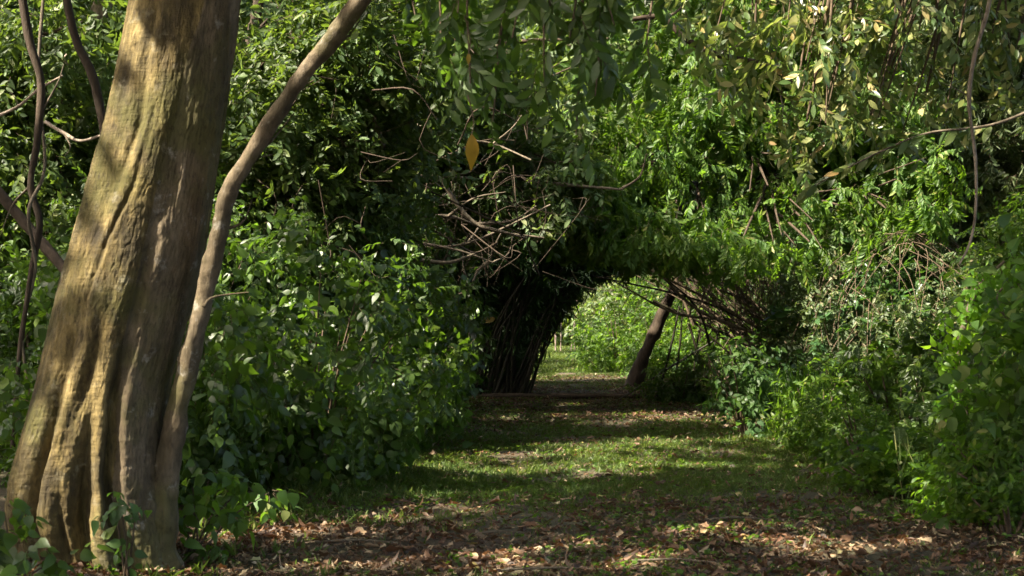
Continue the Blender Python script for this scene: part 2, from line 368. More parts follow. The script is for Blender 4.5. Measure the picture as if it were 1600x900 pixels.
for (x0, x1, y0, y1, Ya, Yb, n_, ra, rb_, pr) in ((960, 1450, 40, 400, 23, 26, 34, .3, .8, .85), (1150, 1600, 0, 260, 11.5, 13, 24, .2, .6, .85), (1200, 1540, 370, 540, 23, 25, 34, .3, .8, .85), (380, 720, 20, 380, 15, 18, 13, .15, .5, .85),
        (1400, 1600, 120, 420, 19, 22, 14, .3, .8, .8), (1100, 1500, 500, 700, 15, 19, 18, .15, .4, .8), (1370, 1600, 620, 830, 10.5, 12.5, 16, .08, .25, .85), (320, 720, 420, 720, 12, 20, 16, .08, .2, .7), (580, 880, 240, 430, 21, 23, 12, .15, .5, .8), (0, 170, 20, 400, 14, 16, 7, .15, .4, .8)):
    for _ in range(n_): spot(U(x0, x1), U(y0, y1), U(Ya, Yb), U(ra, rb_), pr)
for _ in range(9): spot(U(1050, 1230), U(450, 560), U(36, 40), .8)
for k in range(38): # glade behind the arch
    SP.append((U(-1, 11), U(36, 75), U(0, 4), U(.6, 1.8), .9))
for k in range(12): SP.append((U(.3, 2.8), U(70, 105), 0, 1.6, 1.))
for k in range(5): SP.append((U(.5, 3.2), U(38, 62), 0, U(.3, .8), 1.))
SPA = np.array(SP)
def sun_keep(p, margin=1.3, pad=.08):
    keep = np.ones(len(p), bool)
    for x, y, z, r, pr in SPA:
        wv = p - np.array([x, y, z]); al = -(wv @ SUN)
        perp = np.linalg.norm(wv + al[:, None] * SUN, axis=1)
        hit = (al > margin) & (perp < r * U(.85, 1.25, len(p)) + pad) & (U(0, 1, len(p)) < pr)
        keep &= ~hit
    return keep

def clump_points(blobs, n, clumps=14, spread=.32, shell=.55, flat=.0):
    """points in uneven clumps inside ellipsoids; returns positions and outward directions"""
    vol = np.array([np.prod(b[1]) ** .67 for b in blobs]); cnt = rng.multinomial(n, vol / vol.sum())
    ps, os_ = [], []
    for (c, r), k in zip(blobs, cnt):
        if k == 0: continue
        c = np.asarray(c, float); r = np.asarray(r, float)
        u = nrm(rng.normal(size=(clumps, 3))) * (shell + (1 - shell) * rng.random((clumps, 1)))
        id_ = rng.integers(0, clumps, k)
        q = u[id_] + rng.normal(size=(k, 3)) * spread
        l = np.linalg.norm(q, axis=1, keepdims=True); q = np.where(l > 1.15, q / l * (1.15 - .1 * rng.random((k, 1))), q)
        ps.append(c + q * r); os_.append(nrm(q * r))
    return np.concatenate(ps), np.concatenate(os_)

def foliage(mb, kind, blobs, n, size, clumps=14, spread=.3, shell=.55, droop=.5, jitter=.6, up=.6, margin=1.3, mo=0, zmin=None, gobo=True, face=0., lumpy=0.):
    p, o = clump_points(blobs, n, clumps, spread, shell)
    k = np.ones(len(p), bool)
    if gobo: k &= sun_keep(p, margin)
    k &= p[:, 2] > (gz(p[:, 0], p[:, 1]) + .05 if zmin is None else zmin)
    # keep clear of the lens and of the path's airspace
    if lumpy: k &= vnoise(p + 31, 1.7) > .30; p = p + o * (lumpy * (vnoise(p, 2.1) - .55))[:, None]
    k &= ~((np.linalg.norm(p - CAM, axis=1) < 5.0) & (p[:, 1] > 0) & (p[:, 2] < 3.5))
    p, o = p[k], o[k]; N = len(p)
    a = o * .7 + np.array([0, 0, -droop]) + rng.normal(size=(N, 3)) * jitter
    nn = o * .5 + np.array([0, -face, up]) + rng.normal(size=(N, 3)) * jitter * .7
    scatter(mb, kind, p, frames(a, nn), U(size * .7, size * 1.3, N), mo)
    return p

def limbs(mb, base, top, blobs, r, seg=7, lo=.45):
    for c, rr in blobs:
        c = np.asarray(c, float); s = base * (1 - .0) + (top - base) * U(lo, 1.0); mid = (s + c) / 2 + rng.normal(size=3) * .15 * np.linalg.norm(c - s) * .5
        tube(mb, [s, mid, c], [r * .5, r * .32, r * .10], 12, seg, rough=.1)
        for _ in range(3):
            e = c + rng.normal(size=3) * np.asarray(rr) * .5
            tube(mb, [mid, (mid + e) / 2 + rng.normal(size=3) * .1, e], [r * .22, r * .15, r * .05], 8, 5)

def tree(name, label, cat, base, top, r, blobs, kind, n, size, leafm, barkm='darkbark', group=None, lo=.45, **kw):
    base = np.array([base[0], base[1], float(gz(base[0], base[1])) - .05]); top = np.asarray(top, float)
    T = thing(name, base, label, cat, group)
    mb = MB(); mid = (base + top) / 2 + np.array([U(-.2, .2), U(-.2, .2), 0]) * np.linalg.norm(top - base) * .15
    tube(mb, [base, base * .9 + mid * .1 + [0, 0, .1], mid, top], [r * 1.5, r * 1.05, r * .85, r * .55], 28, 12, rough=.12)
    mb.build('trunk', M[barkm], T)
    lb = MB(); limbs(lb, base, top, blobs, r, lo=lo); lb.build('limb', M[barkm], T)
    fb = MB(); foliage(fb, kind, blobs, n, size, **kw)
    fb.build('crown', [M[leafm], M['twig']], T); return T

def shrub(name, label, cat, base, h, rad, kind, n, size, leafm, group=None, stems=6, clumps=16, droop=.6, up=.5, stem='twig', shape=1., extra=(), **kw):
    x, y = base; z = float(gz(x, y)); T = thing(name, (x, y, z - .03), label, cat, group)
    rx, ry = rad if isinstance(rad, tuple) else (rad, rad)
    mb = MB()
    for k in range(stems):
        a = U(0, 6.28); q = U(.3, .9)
        e = np.array([x + math.cos(a) * rx * q, y + math.sin(a) * ry * q, z + h * U(.55, .95)])
        s = np.array([x + math.cos(a) * rx * .12, y + math.sin(a) * ry * .12, z - .03])
        tube(mb, [s, (s * .6 + e * .4) + [0, 0, h * .12], e], [.016, .012, .004], 10, 6)
    mb.build('stem', M[stem], T)
    fb = MB()
    blobs = [((x, y, z + h * .52), (rx, ry, h * .52)), ((x, y, z + h * .3), (rx * 1.0, ry * 1.0, h * .34))]
    foliage(fb, kind, blobs, n, size, clumps=clumps, droop=droop, up=up, spread=.28, shell=.7, lumpy=.8 * min(rx, 1.), **kw)
    for kd, sz, nn_, sh, ex in extra:
        foliage(fb, kd, [((x, y, z + h * .55), (rx * ex, ry * ex, h * .55 * ex))], nn_, sz, clumps=60, droop=.8, up=.5, spread=.16, shell=sh, lumpy=.9)
    fb.build('foliage', [M[leafm], M['twig']], T); return T

# ================================================================== SETTING
def sheet(name, X, Y, m, dz=0.):
    gx, gy = np.meshgrid(X, Y, indexing='ij'); v = np.stack([gx, gy, gz(gx, gy) + dz], -1).reshape(-1, 3)
    a, b = len(X), len(Y); i, j = np.meshgrid(np.arange(a - 1), np.arange(b - 1), indexing='ij')
    f = np.stack([i * b + j, (i + 1) * b + j, (i + 1) * b + j + 1, i * b + j + 1], -1).reshape(-1, 4)
    mb = MB(); mb.add(v, f, np.full(len(f), 4)); o = mb.build(name, m); o['kind'] = 'structure'; return o
X = np.concatenate([np.linspace(-400, -15, 30), np.linspace(-14.5, 16, 150), np.linspace(17, 400, 30)])
Y = np.concatenate([np.linspace(-300, 3, 30), np.linspace(3.3, 45, 190), np.linspace(46, 120, 70), np.linspace(124, 500, 25)])
sheet('ground', X, Y, M['floor'])
ys = np.linspace(2, 118, 420); us = np.linspace(-1, 1, 26)
hw = 2.35 + .35 * (vnoise(np.stack([ys, ys * 0, ys * 0], -1), .35) - .5) - .004 * ys
px_ = path_x(ys)[:, None] + us[None] * hw[:, None]; py_ = np.broadcast_to(ys[:, None], px_.shape)
v = np.stack([px_, py_, gz(px_, py_) + .006], -1).reshape(-1, 3); b = 26
i, j = np.meshgrid(np.arange(len(ys) - 1), np.arange(b - 1), indexing='ij')
f = np.stack([i * b + j, i * b + j + 1, (i + 1) * b + j + 1, (i + 1) * b + j], -1).reshape(-1, 4)
mb = MB(); mb.add(v, f, np.full(len(f), 4)); o = mb.build('path', M['path']); o['kind'] = 'structure'

def flat_frames(n, tilt=.25):
    a = U(0, 2 * np.pi, n); d = np.stack([np.cos(a), np.sin(a), rng.normal(0, tilt, n)], -1)
    nn = np.stack([rng.normal(0, tilt, n), rng.normal(0, tilt, n), np.ones(n)], -1); return frames(d, nn)
# leaf litter: dense near the lens, thin over the grass, dense again under the arch
def litter_density(x, y):
    n = vnoise(np.stack([x, y, x * 0], -1), .9)
    d = np.interp(y, [6, 9.8, 11.3, 12.5, 17, 20, 25, 30, 34, 40], [1, 1, .45, .13, .14, .45, .9, 1, .6, .3])
    side = np.clip((np.abs(x - path_x(y)) - 1.9) / .8, 0, 1) * .5
    n3 = vnoise(np.stack([x, y, x * 0 + 7], -1), 3.5); return np.clip((d * (0.25 + 1.4 * n) + side * .5) * (.35 + 1.3 * n3), 0, 1)
mb = MB(); n = 150000
y = 6.6 + (U(0, 1, n) ** 1.7) * 34; x = path_x(y) + U(-4.6, 4.2, n)
k = U(0, 1, n) < litter_density(x, y); x, y = x[k], y[k]
p = np.stack([x, y, gz(x, y) + U(.012, .035, len(x))], -1)
scatter(mb, 'litter', p, flat_frames(len(p), .3), np.clip(rng.lognormal(-3.22, .45, len(p)), .015, .13))
tag(mb.build('leaf_litter', M['litter']), 'brown and tan fallen leaves strewn over the path', 'fallen leaves', kind='stuff')
# grass and tiny plants
mb = MB(); n = 120000
y = 8.2 + (U(0, 1, n) ** 1.6) * 48; x = path_x(y) + U(-3.4, 3.4, n)
den = vnoise(np.stack([x, y, x * 0 + 4], -1), 1.3)
den = np.clip((den - .22) * 2.4, .05, 1) * np.interp(y, [8, 10, 11.6, 12.6, 18, 22, 26, 31, 36], [.04, .07, .25, 1, 1, .6, .25, .15, .9])
k = U(0, 1, n) < den; x, y = x[k], y[k]
p = np.stack([x, y, gz(x, y) + .004], -1); N = len(p)
F = frames(np.stack([rng.normal(0, .45, N), rng.normal(0, .45, N), np.ones(N)], -1), rng.normal(size=(N, 3)))
scatter(mb, 'tuft', p, F, U(.03, .075, N) * np.interp(np.abs(x - path_x(y)), [0, 2, 3.2], [1, 1.1, 2.2]))
n = 22000; y = U(44, 116, n); x = path_x(y) + U(-3.2, 3.2, n); p = np.stack([x, y, gz(x, y) + .004], -1)
F = frames(np.stack([rng.normal(0, .45, n), rng.normal(0, .45, n), np.ones(n)], -1), rng.normal(size=(n, 3)))
scatter(mb, 'tuft', p, F, U(.06, .16, n))
tag(mb.build('grass', M['grass']), 'short green grass covering the middle of the path', 'grass', kind='stuff')
mb = MB(); n = 26000
y = 7.6 + (U(0, 1, n) ** 1.5) * 26; x = path_x(y) + U(-4.5, 4.0, n)
den = np.clip((vnoise(np.stack([x, y, x * 0 + 9], -1), 1.1) - .35) * 2.2, .03, 1) * np.interp(np.abs(x - path_x(y)), [0, 1.8, 2.6], [.5, .7, 1.3])
k = U(0, 1, n) < den; x, y = x[k], y[k]
p = np.stack([x, y, gz(x, y) + U(.02, .05, len(x))], -1)
scatter(mb, 'clover', p, flat_frames(len(p), .35), U(.03, .085, len(p)))
tag(mb.build('ground_cover', [M['bright'], M['twig']]), 'small round leaved weeds creeping at the grass edges', 'weeds', kind='stuff')

# ================================================================== THE BIG FLUTED TREE, LEFT FOREGROUND
YB = 8.75
bx, by = P(165, 880, YB)[:2]
big = thing('fluted_tree', (bx, by, 0.), 'large pale brown tree with fluted trunk leaning right at the left edge of the clearing', 'tree')
NS, NA = 760, 560
pyv = np.linspace(935, -120, NS)
lefte = np.interp(-pyv, [-935, -880, -800, -740, -600, -400, -200, 0, 120], [55, 38, 12, 18, 58, 112, 165, 207, 232])
righte = np.interp(-pyv, [-935, -880, -800, -740, -600, -400, -200, 0, 120], [288, 272, 262, 258, 268, 318, 350, 374, 392])
cxp = (lefte + righte) / 2; hwp = (righte - lefte) / 2 * YB / FPX
C = np.array([P(a, b_, YB) for a, b_ in zip(cxp, pyv)])
th = np.linspace(0, 2 * np.pi, NA, endpoint=False)            # 0 = +x, -pi/2 = toward the lens
TH, HH = np.meshgrid(th, pyv)
def adiff(a, b_): return (a - b_ + np.pi) % (2 * np.pi) - np.pi
def groove(pys, fr, width, depth, pdepth=None):
    """a furrow whose position across the trunk (-1 left .. 1 right, front side) varies with height"""
    q = np.interp(-HH, [-p for p in pys], fr); ang = -np.arccos(np.clip(q, -.98, .98))
    dd = np.interp(-HH, [-p for p in pys], depth) * np.interp(HH, [300, 700], [.6, .9]) * GM; return dd * np.exp(-(adiff(TH, ang) / width) ** 2)
R = np.ones_like(TH); GM = .55 + .9 * vnoise(np.stack([TH * 2.2, HH * .009, HH * 0], -1), 1.)
R -= groove([935, 780, 620, 500, 380, 260, 150], [.62, .55, .42, .40, .36, .34, .4], .10, [.30, .30, .26, .20, .14, .08, .02])
R -= groove([935, 850, 760, 690, 600, 520], [.10, .14, .22, .16, .1, .1], .13, [.34, .34, .26, .16, .07, 0])
R -= groove([935, 800, 700, 600, 480, 380], [-.52, -.48, -.42, -.40, -.42, -.35], .10, [.22, .22, .18, .15, .08, 0])
R -= groove([560, 470, 380, 300, 240, 160], [-.2, -.38, -.28, -.05, .0, .02], .05, [0, .09, .08, .07, .03, 0])
R -= groove([330, 240, 200, 150, 60, -100], [-.45, -.25, -.22, -.28, -.3, -.3], .11, [0, .13, .15, .12, .05, .02])
R -= groove([935, 850, 800, 740], [-.15, -.12, -.10, -.1], .07, [.14, .14, .08, 0])
R -= groove([700, 600, 500, 400], [-.12, -.05, 0, .05], .09, [0, .08, .07, 0])
for ang, dep, wdt in ((.6, .2, .3), (1.7, .22, .3), (2.8, .2, .3)):
    R -= dep * np.clip((HH - 300) / 600, 0, 1) * np.exp(-(adiff(TH, ang) / wdt) ** 2)
for q, ht, wd in ((-.75, .08, .22), (-.3, .10, .2), (.35, .07, .2), (.85, .05, .25)):
    R += ht * np.clip((HH - 560) / 340, 0, 1.2) * np.exp(-(adiff(TH, -math.acos(q)) / wd) ** 2)
ph = np.stack([np.cos(TH) * 2.2, np.sin(TH) * 2.2, HH * .0045], -1)
R += .10 * (vnoise(ph, 1.) - .5) + .05 * (vnoise(ph, 2.6) - .5)
ph2 = np.stack([np.cos(TH) * 9, np.sin(TH) * 9, HH * .02], -1); R += .020 * (vnoise(ph2, 1.) - .5)
ph3 = np.stack([np.cos(TH) * 10, np.sin(TH) * 10, HH * .16], -1); R += .016 * (vnoise(ph3, 1.) - .5) * np.clip((HH - 350) / 350, .15, 1)
ph4 = np.stack([np.cos(TH) * 26, np.sin(TH) * 26, HH * .06], -1); R += .010 * (vnoise(ph4, 1.) - .5)
ph5 = np.stack([np.cos(TH) * 16, np.sin(TH) * 16, HH * .022], -1); rg = 1 - np.abs(2 * vnoise(ph5, 1.) - 1); R -= .016 * np.clip(rg - .86, 0, 1) / .14 * vnoise(ph, 1.7)
ph6 = np.stack([np.cos(TH) * 40, np.sin(TH) * 40, HH * .12], -1); R += .013 * (vnoise(ph6, 1.) - .5)
for _ in range(16):
    ka, kh = -U(.4, 2.8), U(0, 850); R += U(.02, .05) * np.exp(-(adiff(TH, ka) / .07) ** 2 - ((HH - kh) / 11) ** 2)
R += .16 * np.clip((HH - 850) / 85, 0, 1) ** 2 * (.5 + vnoise(ph, 2.))
RR = R * hwp[:, None]
V = np.stack([C[:, 0][:, None] + RR * np.cos(TH), C[:, 1][:, None] + RR * np.sin(TH) * .9, np.broadcast_to(C[:, 2][:, None], TH.shape)], -1).reshape(-1, 3)
i, j = np.meshgrid(np.arange(NS - 1), np.arange(NA), indexing='ij'); kk = (j + 1) % NA
f = np.stack([i * NA + j, i * NA + kk, (i + 1) * NA + kk, (i + 1) * NA + j], -1).reshape(-1, 4)
qc = np.interp(-HH, [-935, -780, -620, -500, -380, -260, -60], [.62, .55, .42, .40, .36, .34, .52]) + .25 * (vnoise(ph2, .5) - .5)
mi = ((np.cos(TH) > qc) & (TH > np.pi * .9)).astype(int)[:-1].ravel()
mb = MB(); mb.add(V, f, np.full(len(f), 4), mi); mb.build('trunk', [M['bark'], M['bark_mauve']], big)
upper = MB(); tp = C[-1]
tube(upper, [tp, tp + [.25, .1, 1.4], tp + [.6, .4, 3.6], tp + [1.2, 1., 6.5]], [.33, .28, .2, .08], 24, 14, rough=.1)
tube(upper, [tp + [.2, 0, 1.1], tp + [-1.0, -.5, 2.6], tp + [-2.6, -1., 4.6]], [.17, .13, .05], 16, 10, rough=.1)
tube(upper, [tp + [.35, .2, 2.2], tp + [1.8, -.6, 3.0], tp + [3.4, -1.0, 3.4]], [.13, .09, .04], 16, 10, rough=.1)
upper.build('limb', M['bark'], big)
st = [(258, 930, 8.62, 0.126), (250, 860, 8.66, 0.109), (256, 760, 8.64, 0.087), (276, 650, 8.62, 0.068), (297, 560, 8.60, 0.060), (316, 480, 8.58, 0.055), (334, 400, 8.56, 0.055), (343, 360, 8.55, 0.060), (358, 300, 8.52, 0.049), (398, 232, 8.5, 0.048), (450, 150, 8.45, 0.050), (505, 78, 8.4, 0.054), (565, 0, 8.3, 0.055), (640, -90, 8.2, 0.050), (760, -220, 8.0, 0.046)]
mb = MB(); tube(mb, [P(a, b_, c) for a, b_, c, r in st], [r for *_, r in st], 300, 40, rough=.22, rs=7.)
for _ in range(7):
    q = P(*[(398, 232, 8.5), (450, 150, 8.45), (505, 78, 8.4), (343, 360, 8.55), (316, 480, 8.5), (420, 195, 8.48), (370, 275, 8.5)][_]); q = q + [U(-.02, .02), 0, 0]; tube(mb, [q, q + [U(.04, .12), .03, U(.0, .1)], q + [U(.12, .28), .06, U(.05, .25)]], [.014, .007, .003], 8, 6, rough=.2)
tube(mb, [P(525, 50, 8.4), P(572, -10, 8.5), P(600, -90, 8.6)], [.05, .045, .03], 20, 12, rough=.1)
mb.build('stem', M['bark_mauve'], big)
# spreading crown above the frame
ctop = tp + np.array([.6, .5, 3.5])
blobs = [(ctop + np.array([dx, dy, dz]), (1.9, 1.9, 1.2)) for dx, dy, dz in ((0, 0, 2.5), (-2.6, -1, .8), (2.4, -1.2, .8), (1, 2.2, 1.4), (-1.5, 1.6, 1.8), (0, -2.6, .6))]
fb = MB(); foliage(fb, 'canopy', blobs, 2600, .7, droop=.2); fb.build('crown', [M['canopy'], M['twig']], big)
# big leaves hanging into the top middle of the view from its long limb
hb = MB(); lf = MB(); yl = MB()
root = tp + np.array([3.4, -1.0, 3.4])
tips = [(715, 20, 7.6), (735, 130, 7.6), (800, 60, 7.3), (850, 120, 7.2), (890, 60, 7.0), (930, 150, 7.2), (770, 190, 7.8), (960, 40, 7.0), (690, 90, 8.0), (860, 10, 7.0), (900, 210, 7.6), (650, 30, 8.2), (1010, 70, 7.4)]
for a, b_, c in tips:
    e = P(a, b_, c); s = P(a + U(-60, 60), -160 + U(-40, 40), c + U(-.2, .4))
    c_ = tube(hb, [s, (s + e) / 2 + [U(-.05, .05), 0, .05], e], [.014, .009, .004], 14, 6)
    pp = c_[rng.integers(4, 14, 11)] + rng.normal(size=(11, 3)) * .02
    F = frames(np.stack([rng.normal(0, .5, 11), rng.normal(0, .5, 11), np.full(11, -1.)], -1), np.stack([rng.normal(0, .7, 11), -np.ones(11), rng.normal(.5, .5, 11)], -1))
    scatter(lf, 'ovalhi', pp, F, U(.17, .31, 11))
    tube(hb, [root, s * .7 + root * .3, s], [.02, .018, .014], 8, 6)
hb.build('branch', M['twig'], big)
h = lf.build('hanging_leaves', [M['heart'], M['twig']], big)
for k, (a, b_, c, s) in enumerate(((737, 208, 7.4, .20), (732, 82, 7.6, .07))):
    mb = MB(); vv, ff = leaf_hi(1, .36, (0, .6, .95, 1, .7, .3, 0), .3, .09); e_ = P(a, b_, c); tube(mb, [e_ + [0, 0, -.01], e_ + [.01, 0, .07], e_ + [-.02, 0, .2]], [.003, .003, .004], 8, 5, mi=1)
    Fm = frames(np.array([[.03, .05, -1.]]), np.array([[.2, -1., .1]]))[0]
    mb.add((Fm @ (vv * s).T).T + P(a, b_, c), np.concatenate(ff), [len(g) for g in ff]); q = mb.build('yellow_leaf', [M['yellow'], M['twig']], big)

# ================================================================== PLANTS ROUND THE BIG TREE
def leafy_plant(label, spots_, leafm, size, per=5, cat='plant', name='broadleaf_seedling', group=None, kind='heart'):
    b0 = np.array(spots_[0]); g0 = float(gz(b0[0], b0[1])); T = thing(name, (b0[0], b0[1], g0), label, cat, group)
    st_ = MB(); lv = MB()
    for s in spots_:
        s = np.array(s); root = np.array([b0[0] + U(-.06, .06), b0[1] + U(-.04, .04), g0 - .02])
        tube(st_, [root, (root + s) / 2 + [0, 0, .06], s], [.008, .006, .003], 8, 5)
        n = per; o = rng.normal(size=(n, 3)) * [1, 1, .4]; o = nrm(o)
        scatter(lv, kind, s + o * .03, frames(o + [0, -.4, -.5], np.array([0, -.5, .9]) + rng.normal(size=(n, 3)) * .4), U(size * .8, size * 1.2, n))
    st_.build('stem', M['twig'], T); lv.build('leaves', [M[leafm], M['twig']], T); return T
leafy_plant('broad leaved vine seedling at the bottom left corner in front of the fluted trunk', [P(20, 860, 7.6), P(5, 790, 7.6), P(60, 850, 7.5), P(35, 900, 7.4), P(100, 880, 7.7), P(-20, 830, 7.6)], 'heart', .22, 5)
leafy_plant('small vine with drooping blue green leaves growing against the foot of the fluted trunk', [P(190, 800, 7.9), P(215, 790, 7.95), P(175, 775, 7.95), P(205, 850, 7.9)], 'blue', .16, 3)
leafy_plant('bright green heart leaved plant just right of the fluted trunk base', [P(300, 760, 9.0), P(330, 740, 9.2), P(290, 800, 9.0), P(345, 800, 9.1), P(380, 760, 9.4), P(320, 850, 9.0), P(420, 770, 9.8)], 'bright', .22, 6)
leafy_plant('single low weed with lit leaves on the litter between fluted tree and path', [P(495, 790, 11.0), P(500, 810, 11.0)], 'bright', .14, 4)

# ================================================================== LEFT SHRUB WALL
GL = 'broad leaved shrubs along the left side of the path'
LS = [(-2.89, 11.6, 1.55, .95, 'first dark heart leaved shrub behind the fluted tree, lowest of the left hand row'),
      (-1.89, 13.3, 2.05, 1.0, 'dark glossy shrub bulging nearest to the sunlit grass band on the left'),
      (-3.4, 14.0, 2.5, 1.15, 'tall heart leaved shrub rising right behind the leaning stem of the fluted tree'),
      (-1.94, 16.4, 2.25, 1.15, 'rounded broadleaf shrub in the middle of the left hand row beside the path'),
      (-3.9, 17.5, 2.9, 1.3, 'high broadleaf shrub set back from the path behind the middle of the left row'),
      (-1.94, 20.0, 2.25, 1.15, 'broadleaf shrub under the bare curling branches on the left'),
      (-1.89, 23.6, 2.1, 1.1, 'last broadleaf shrub on the left, against the dark bamboo clump'),
      (-3.9, 22.5, 3.1, 1.4, 'deep shaded shrub behind the bare branches left of the bamboo clump')]
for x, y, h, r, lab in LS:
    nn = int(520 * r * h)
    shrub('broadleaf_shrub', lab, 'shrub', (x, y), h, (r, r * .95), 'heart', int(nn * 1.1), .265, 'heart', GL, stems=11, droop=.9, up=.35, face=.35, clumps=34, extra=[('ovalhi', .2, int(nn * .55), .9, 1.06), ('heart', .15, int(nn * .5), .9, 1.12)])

# ================================================================== LEFT BACKGROUND TREES
GT = 'forest trees behind the left shrubs'
def B(px, py, Y, rx, rz=None, ry=None): return (P(px, py, Y), (rx, ry or rx, rz or rx * .8))
tree('understory_tree', 'small leaved tree with glinting leaves behind the leaning stem at upper left centre', 'tree', (-3.6, 18.5), P(480, 60, 18.5), .09,
     [B(430, 120, 17, 1.1), B(540, 170, 17, 1.1), B(600, 60, 17.5, 1.1), B(470, 280, 17, 1.0), B(600, 270, 18, .9), B(400, 360, 17, .9), B(520, 380, 17.5, .8)], 'oval', 3800, .34, 'small', group=GT, margin=2.6, clumps=22, droop=.2)
tree('understory_tree', 'dark leaved tree filling the top of the view above the bare branches', 'tree', (-2.2, 25.5), P(640, 60, 25), .12,
     [B(640, 60, 23, 1.5), B(740, 110, 23, 1.5), B(700, 230, 23.5, 1.2), B(840, 60, 23, 1.4), B(620, 180, 24, 1.2), B(840, 200, 24, 1.2), B(950, 60, 23, 1.5), B(760, 330, 25, 1.0, .6), B(850, 290, 22.6, .8, .7), B(780, 300, 23, .8, .6)], 'oval', 4600, .42, 'small', group=GT, margin=2.6, clumps=20, droop=.5)
tree('understory_tree', 'shaded tree behind the fluted trunk at the far left edge', 'tree', (-6.2, 16.5), P(40, -40, 16.5), .10,
     [B(40, 80, 16, 1.1), B(120, 180, 16.5, 1.0), B(40, 300, 16, 1.1), B(-50, 180, 16, 1.2), B(120, 30, 15.5, .9), B(90, 420, 15.5, .9)], 'oval', 3000, .32, 'small', group=GT, margin=2.6, clumps=20, droop=.3)
tree('understory_tree', 'low dark tree closing the gap left of the fluted trunk base', 'tree', (-6.4, 15.0), P(20, 420, 15), .07,
     [B(20, 520, 14.5, 1.0), B(110, 560, 15, .9), B(10, 660, 14, .9), B(-60, 420, 15, 1.), B(60, 730, 12.5, .6)], 'oval', 2600, .26, 'heart', group=GT, margin=2.6, clumps=20, droop=.5)
tree('understory_tree', 'tree seen in the gap between fluted trunk and leaning stem', 'tree', (-5.0, 21), P(420, -80, 21), .12,
     [B(400, 20, 21, 1.5), B(330, 120, 22, 1.5), B(450, 220, 21.5, 1.3), B(380, 330, 21, 1.2), B(520, 330, 22, 1.2), B(560, 20, 21.5, 1.4)], 'oval', 3600, .40, 'small', group=GT, margin=2.6, clumps=18)

# deeper forest, both sides (each tree its own thing)
GF = 'forest trees standing farther back'
back = [(-9, 24, 'tree in the dark forest at far left behind the twisted liana', [(0, 0, 6), (1, 0, 3.5), (-1, 0, 2.0), (1.5, 0, 8)], 2.4),
        (-12.5, 34, 'wide crowned tree deep in the left hand forest', [(0, 0, 9), (2, 0, 5), (-2, 0, 4), (0, 0, 2)], 3.4),
        (-6.5, 30, 'tree deep behind the left shrubs near the leaning stem', [(0, 0, 7), (1.2, 0, 4.5), (-1.4, 0, 3), (.5, 0, 9.5), (0, 0, 1.5)], 2.8),
        (-3.0, 36, 'tall tree directly behind the dark bamboo clump', [(0, 0, 8), (1.5, 0, 5.5), (-1.5, 0, 4), (1, 0, 11), (0, 0, 2)], 2.8),
        (-5, 50, 'distant tree left of the path beyond the bamboo', [(0, 0, 9), (2, 0, 6), (-2, 0, 3), (2, 0, 13), (0, 0, 2)], 4.0),
        (-4.8, 68, 'distant tree whose crown closes over the far end of the path', [(0, 0, 10), (3, 0, 14), (1, 0, 7.5), (-3, 0, 5), (-3, 0, 2)], 3.6),
        (5.5, 40, 'tree whose foliage shows above the arch from behind', [(0, 0, 8), (-2, 0, 10), (2, 0, 5.5), (-1, 0, 6.2), (1, 0, 12)], 2.6),
        (9.5, 34, 'tree behind the vine covered mound on the right', [(0, 0, 6), (2, 0, 9), (-1.5, 0, 4), (1.5, 0, 3), (0, 0, 1.5)], 2.8),
        (13, 30, 'tree at the right edge behind the hanging liana', [(0, 0, 7), (-2, 0, 4), (1, 0, 2), (-2.5, 0, 9)], 2.9),
        (8.5, 52, 'tree beyond the glade to the right of the path', [(0, 0, 9), (-2, 0, 6), (2, 0, 4), (0, 0, 14), (0, 0, 2)], 3.8),
        (16, 44, 'broad tree far back at the right edge', [(0, 0, 10), (-3, 0, 6), (0, 0, 3), (-3, 0, 13)], 4.4),
        (9.0, 82, 'last tree at the far end of the path on its right side', [(0, 0, 10), (-3, 0, 6), (2, 0, 5), (-2, 0, 14), (0, 0, 2)], 4.4)]
for x, y, lab, cs, r in back:
    far = y > 45
    tree('forest_tree', lab, 'tree', (x, y), (x + U(-.5, .5), y, max(c[2] for c in cs)), .16 if not far else .22,
         [((x + c[0], y + c[1] + U(-.5, .5), c[2]), (r * U(.8, 1.1), r * .8, r * U(.6, .8))) for c in cs], 'oval', int(2600 if not far else 2600), .6 if not far else 1.0,
         'grey' if x > 8 else ('bright' if (far and x > 0) else 'small'), group=GF, clumps=20, droop=.35)
# continuous wall of forest closing every gap
mb = MB(); n = 26000
ang = U(-.52, .52, n); dist = U(88, 112, n); zz = U(0, 34, n) ** 1.0
p = np.stack([np.sin(ang) * dist + 2, np.cos(ang) * dist, zz], -1)
p = p[vnoise(p, .14) > .22]; N = len(p)
scatter(mb, 'oval', p, frames(rng.normal(size=(N, 3)) + [0, 0, -.4], rng.normal(size=(N, 3)) * .6 + [0, -.6, .6]), U(1.6, 3.2, N))
for sx in (-1, 1):
    n = 9000; y = U(14, 90, n); x = sx * (11 + .20 * y + U(0, 7, n)) + 1; p = np.stack([x, y, U(0, 1, n) * (7 + .2 * y)], -1)
    p = p[vnoise(p, .3) > .25]; N = len(p)
    scatter(mb, 'oval', p, frames(rng.normal(size=(N, 3)) + [0, 0, -.4], rng.normal(size=(N, 3)) * .6 + [-sx * .6, 0, .6]), U(.8, 1.8, N))
tag(mb.build('distant_forest', [M['small'], M['twig']]), 'dark continuous forest closing the view behind all other trees', 'forest', kind='stuff')

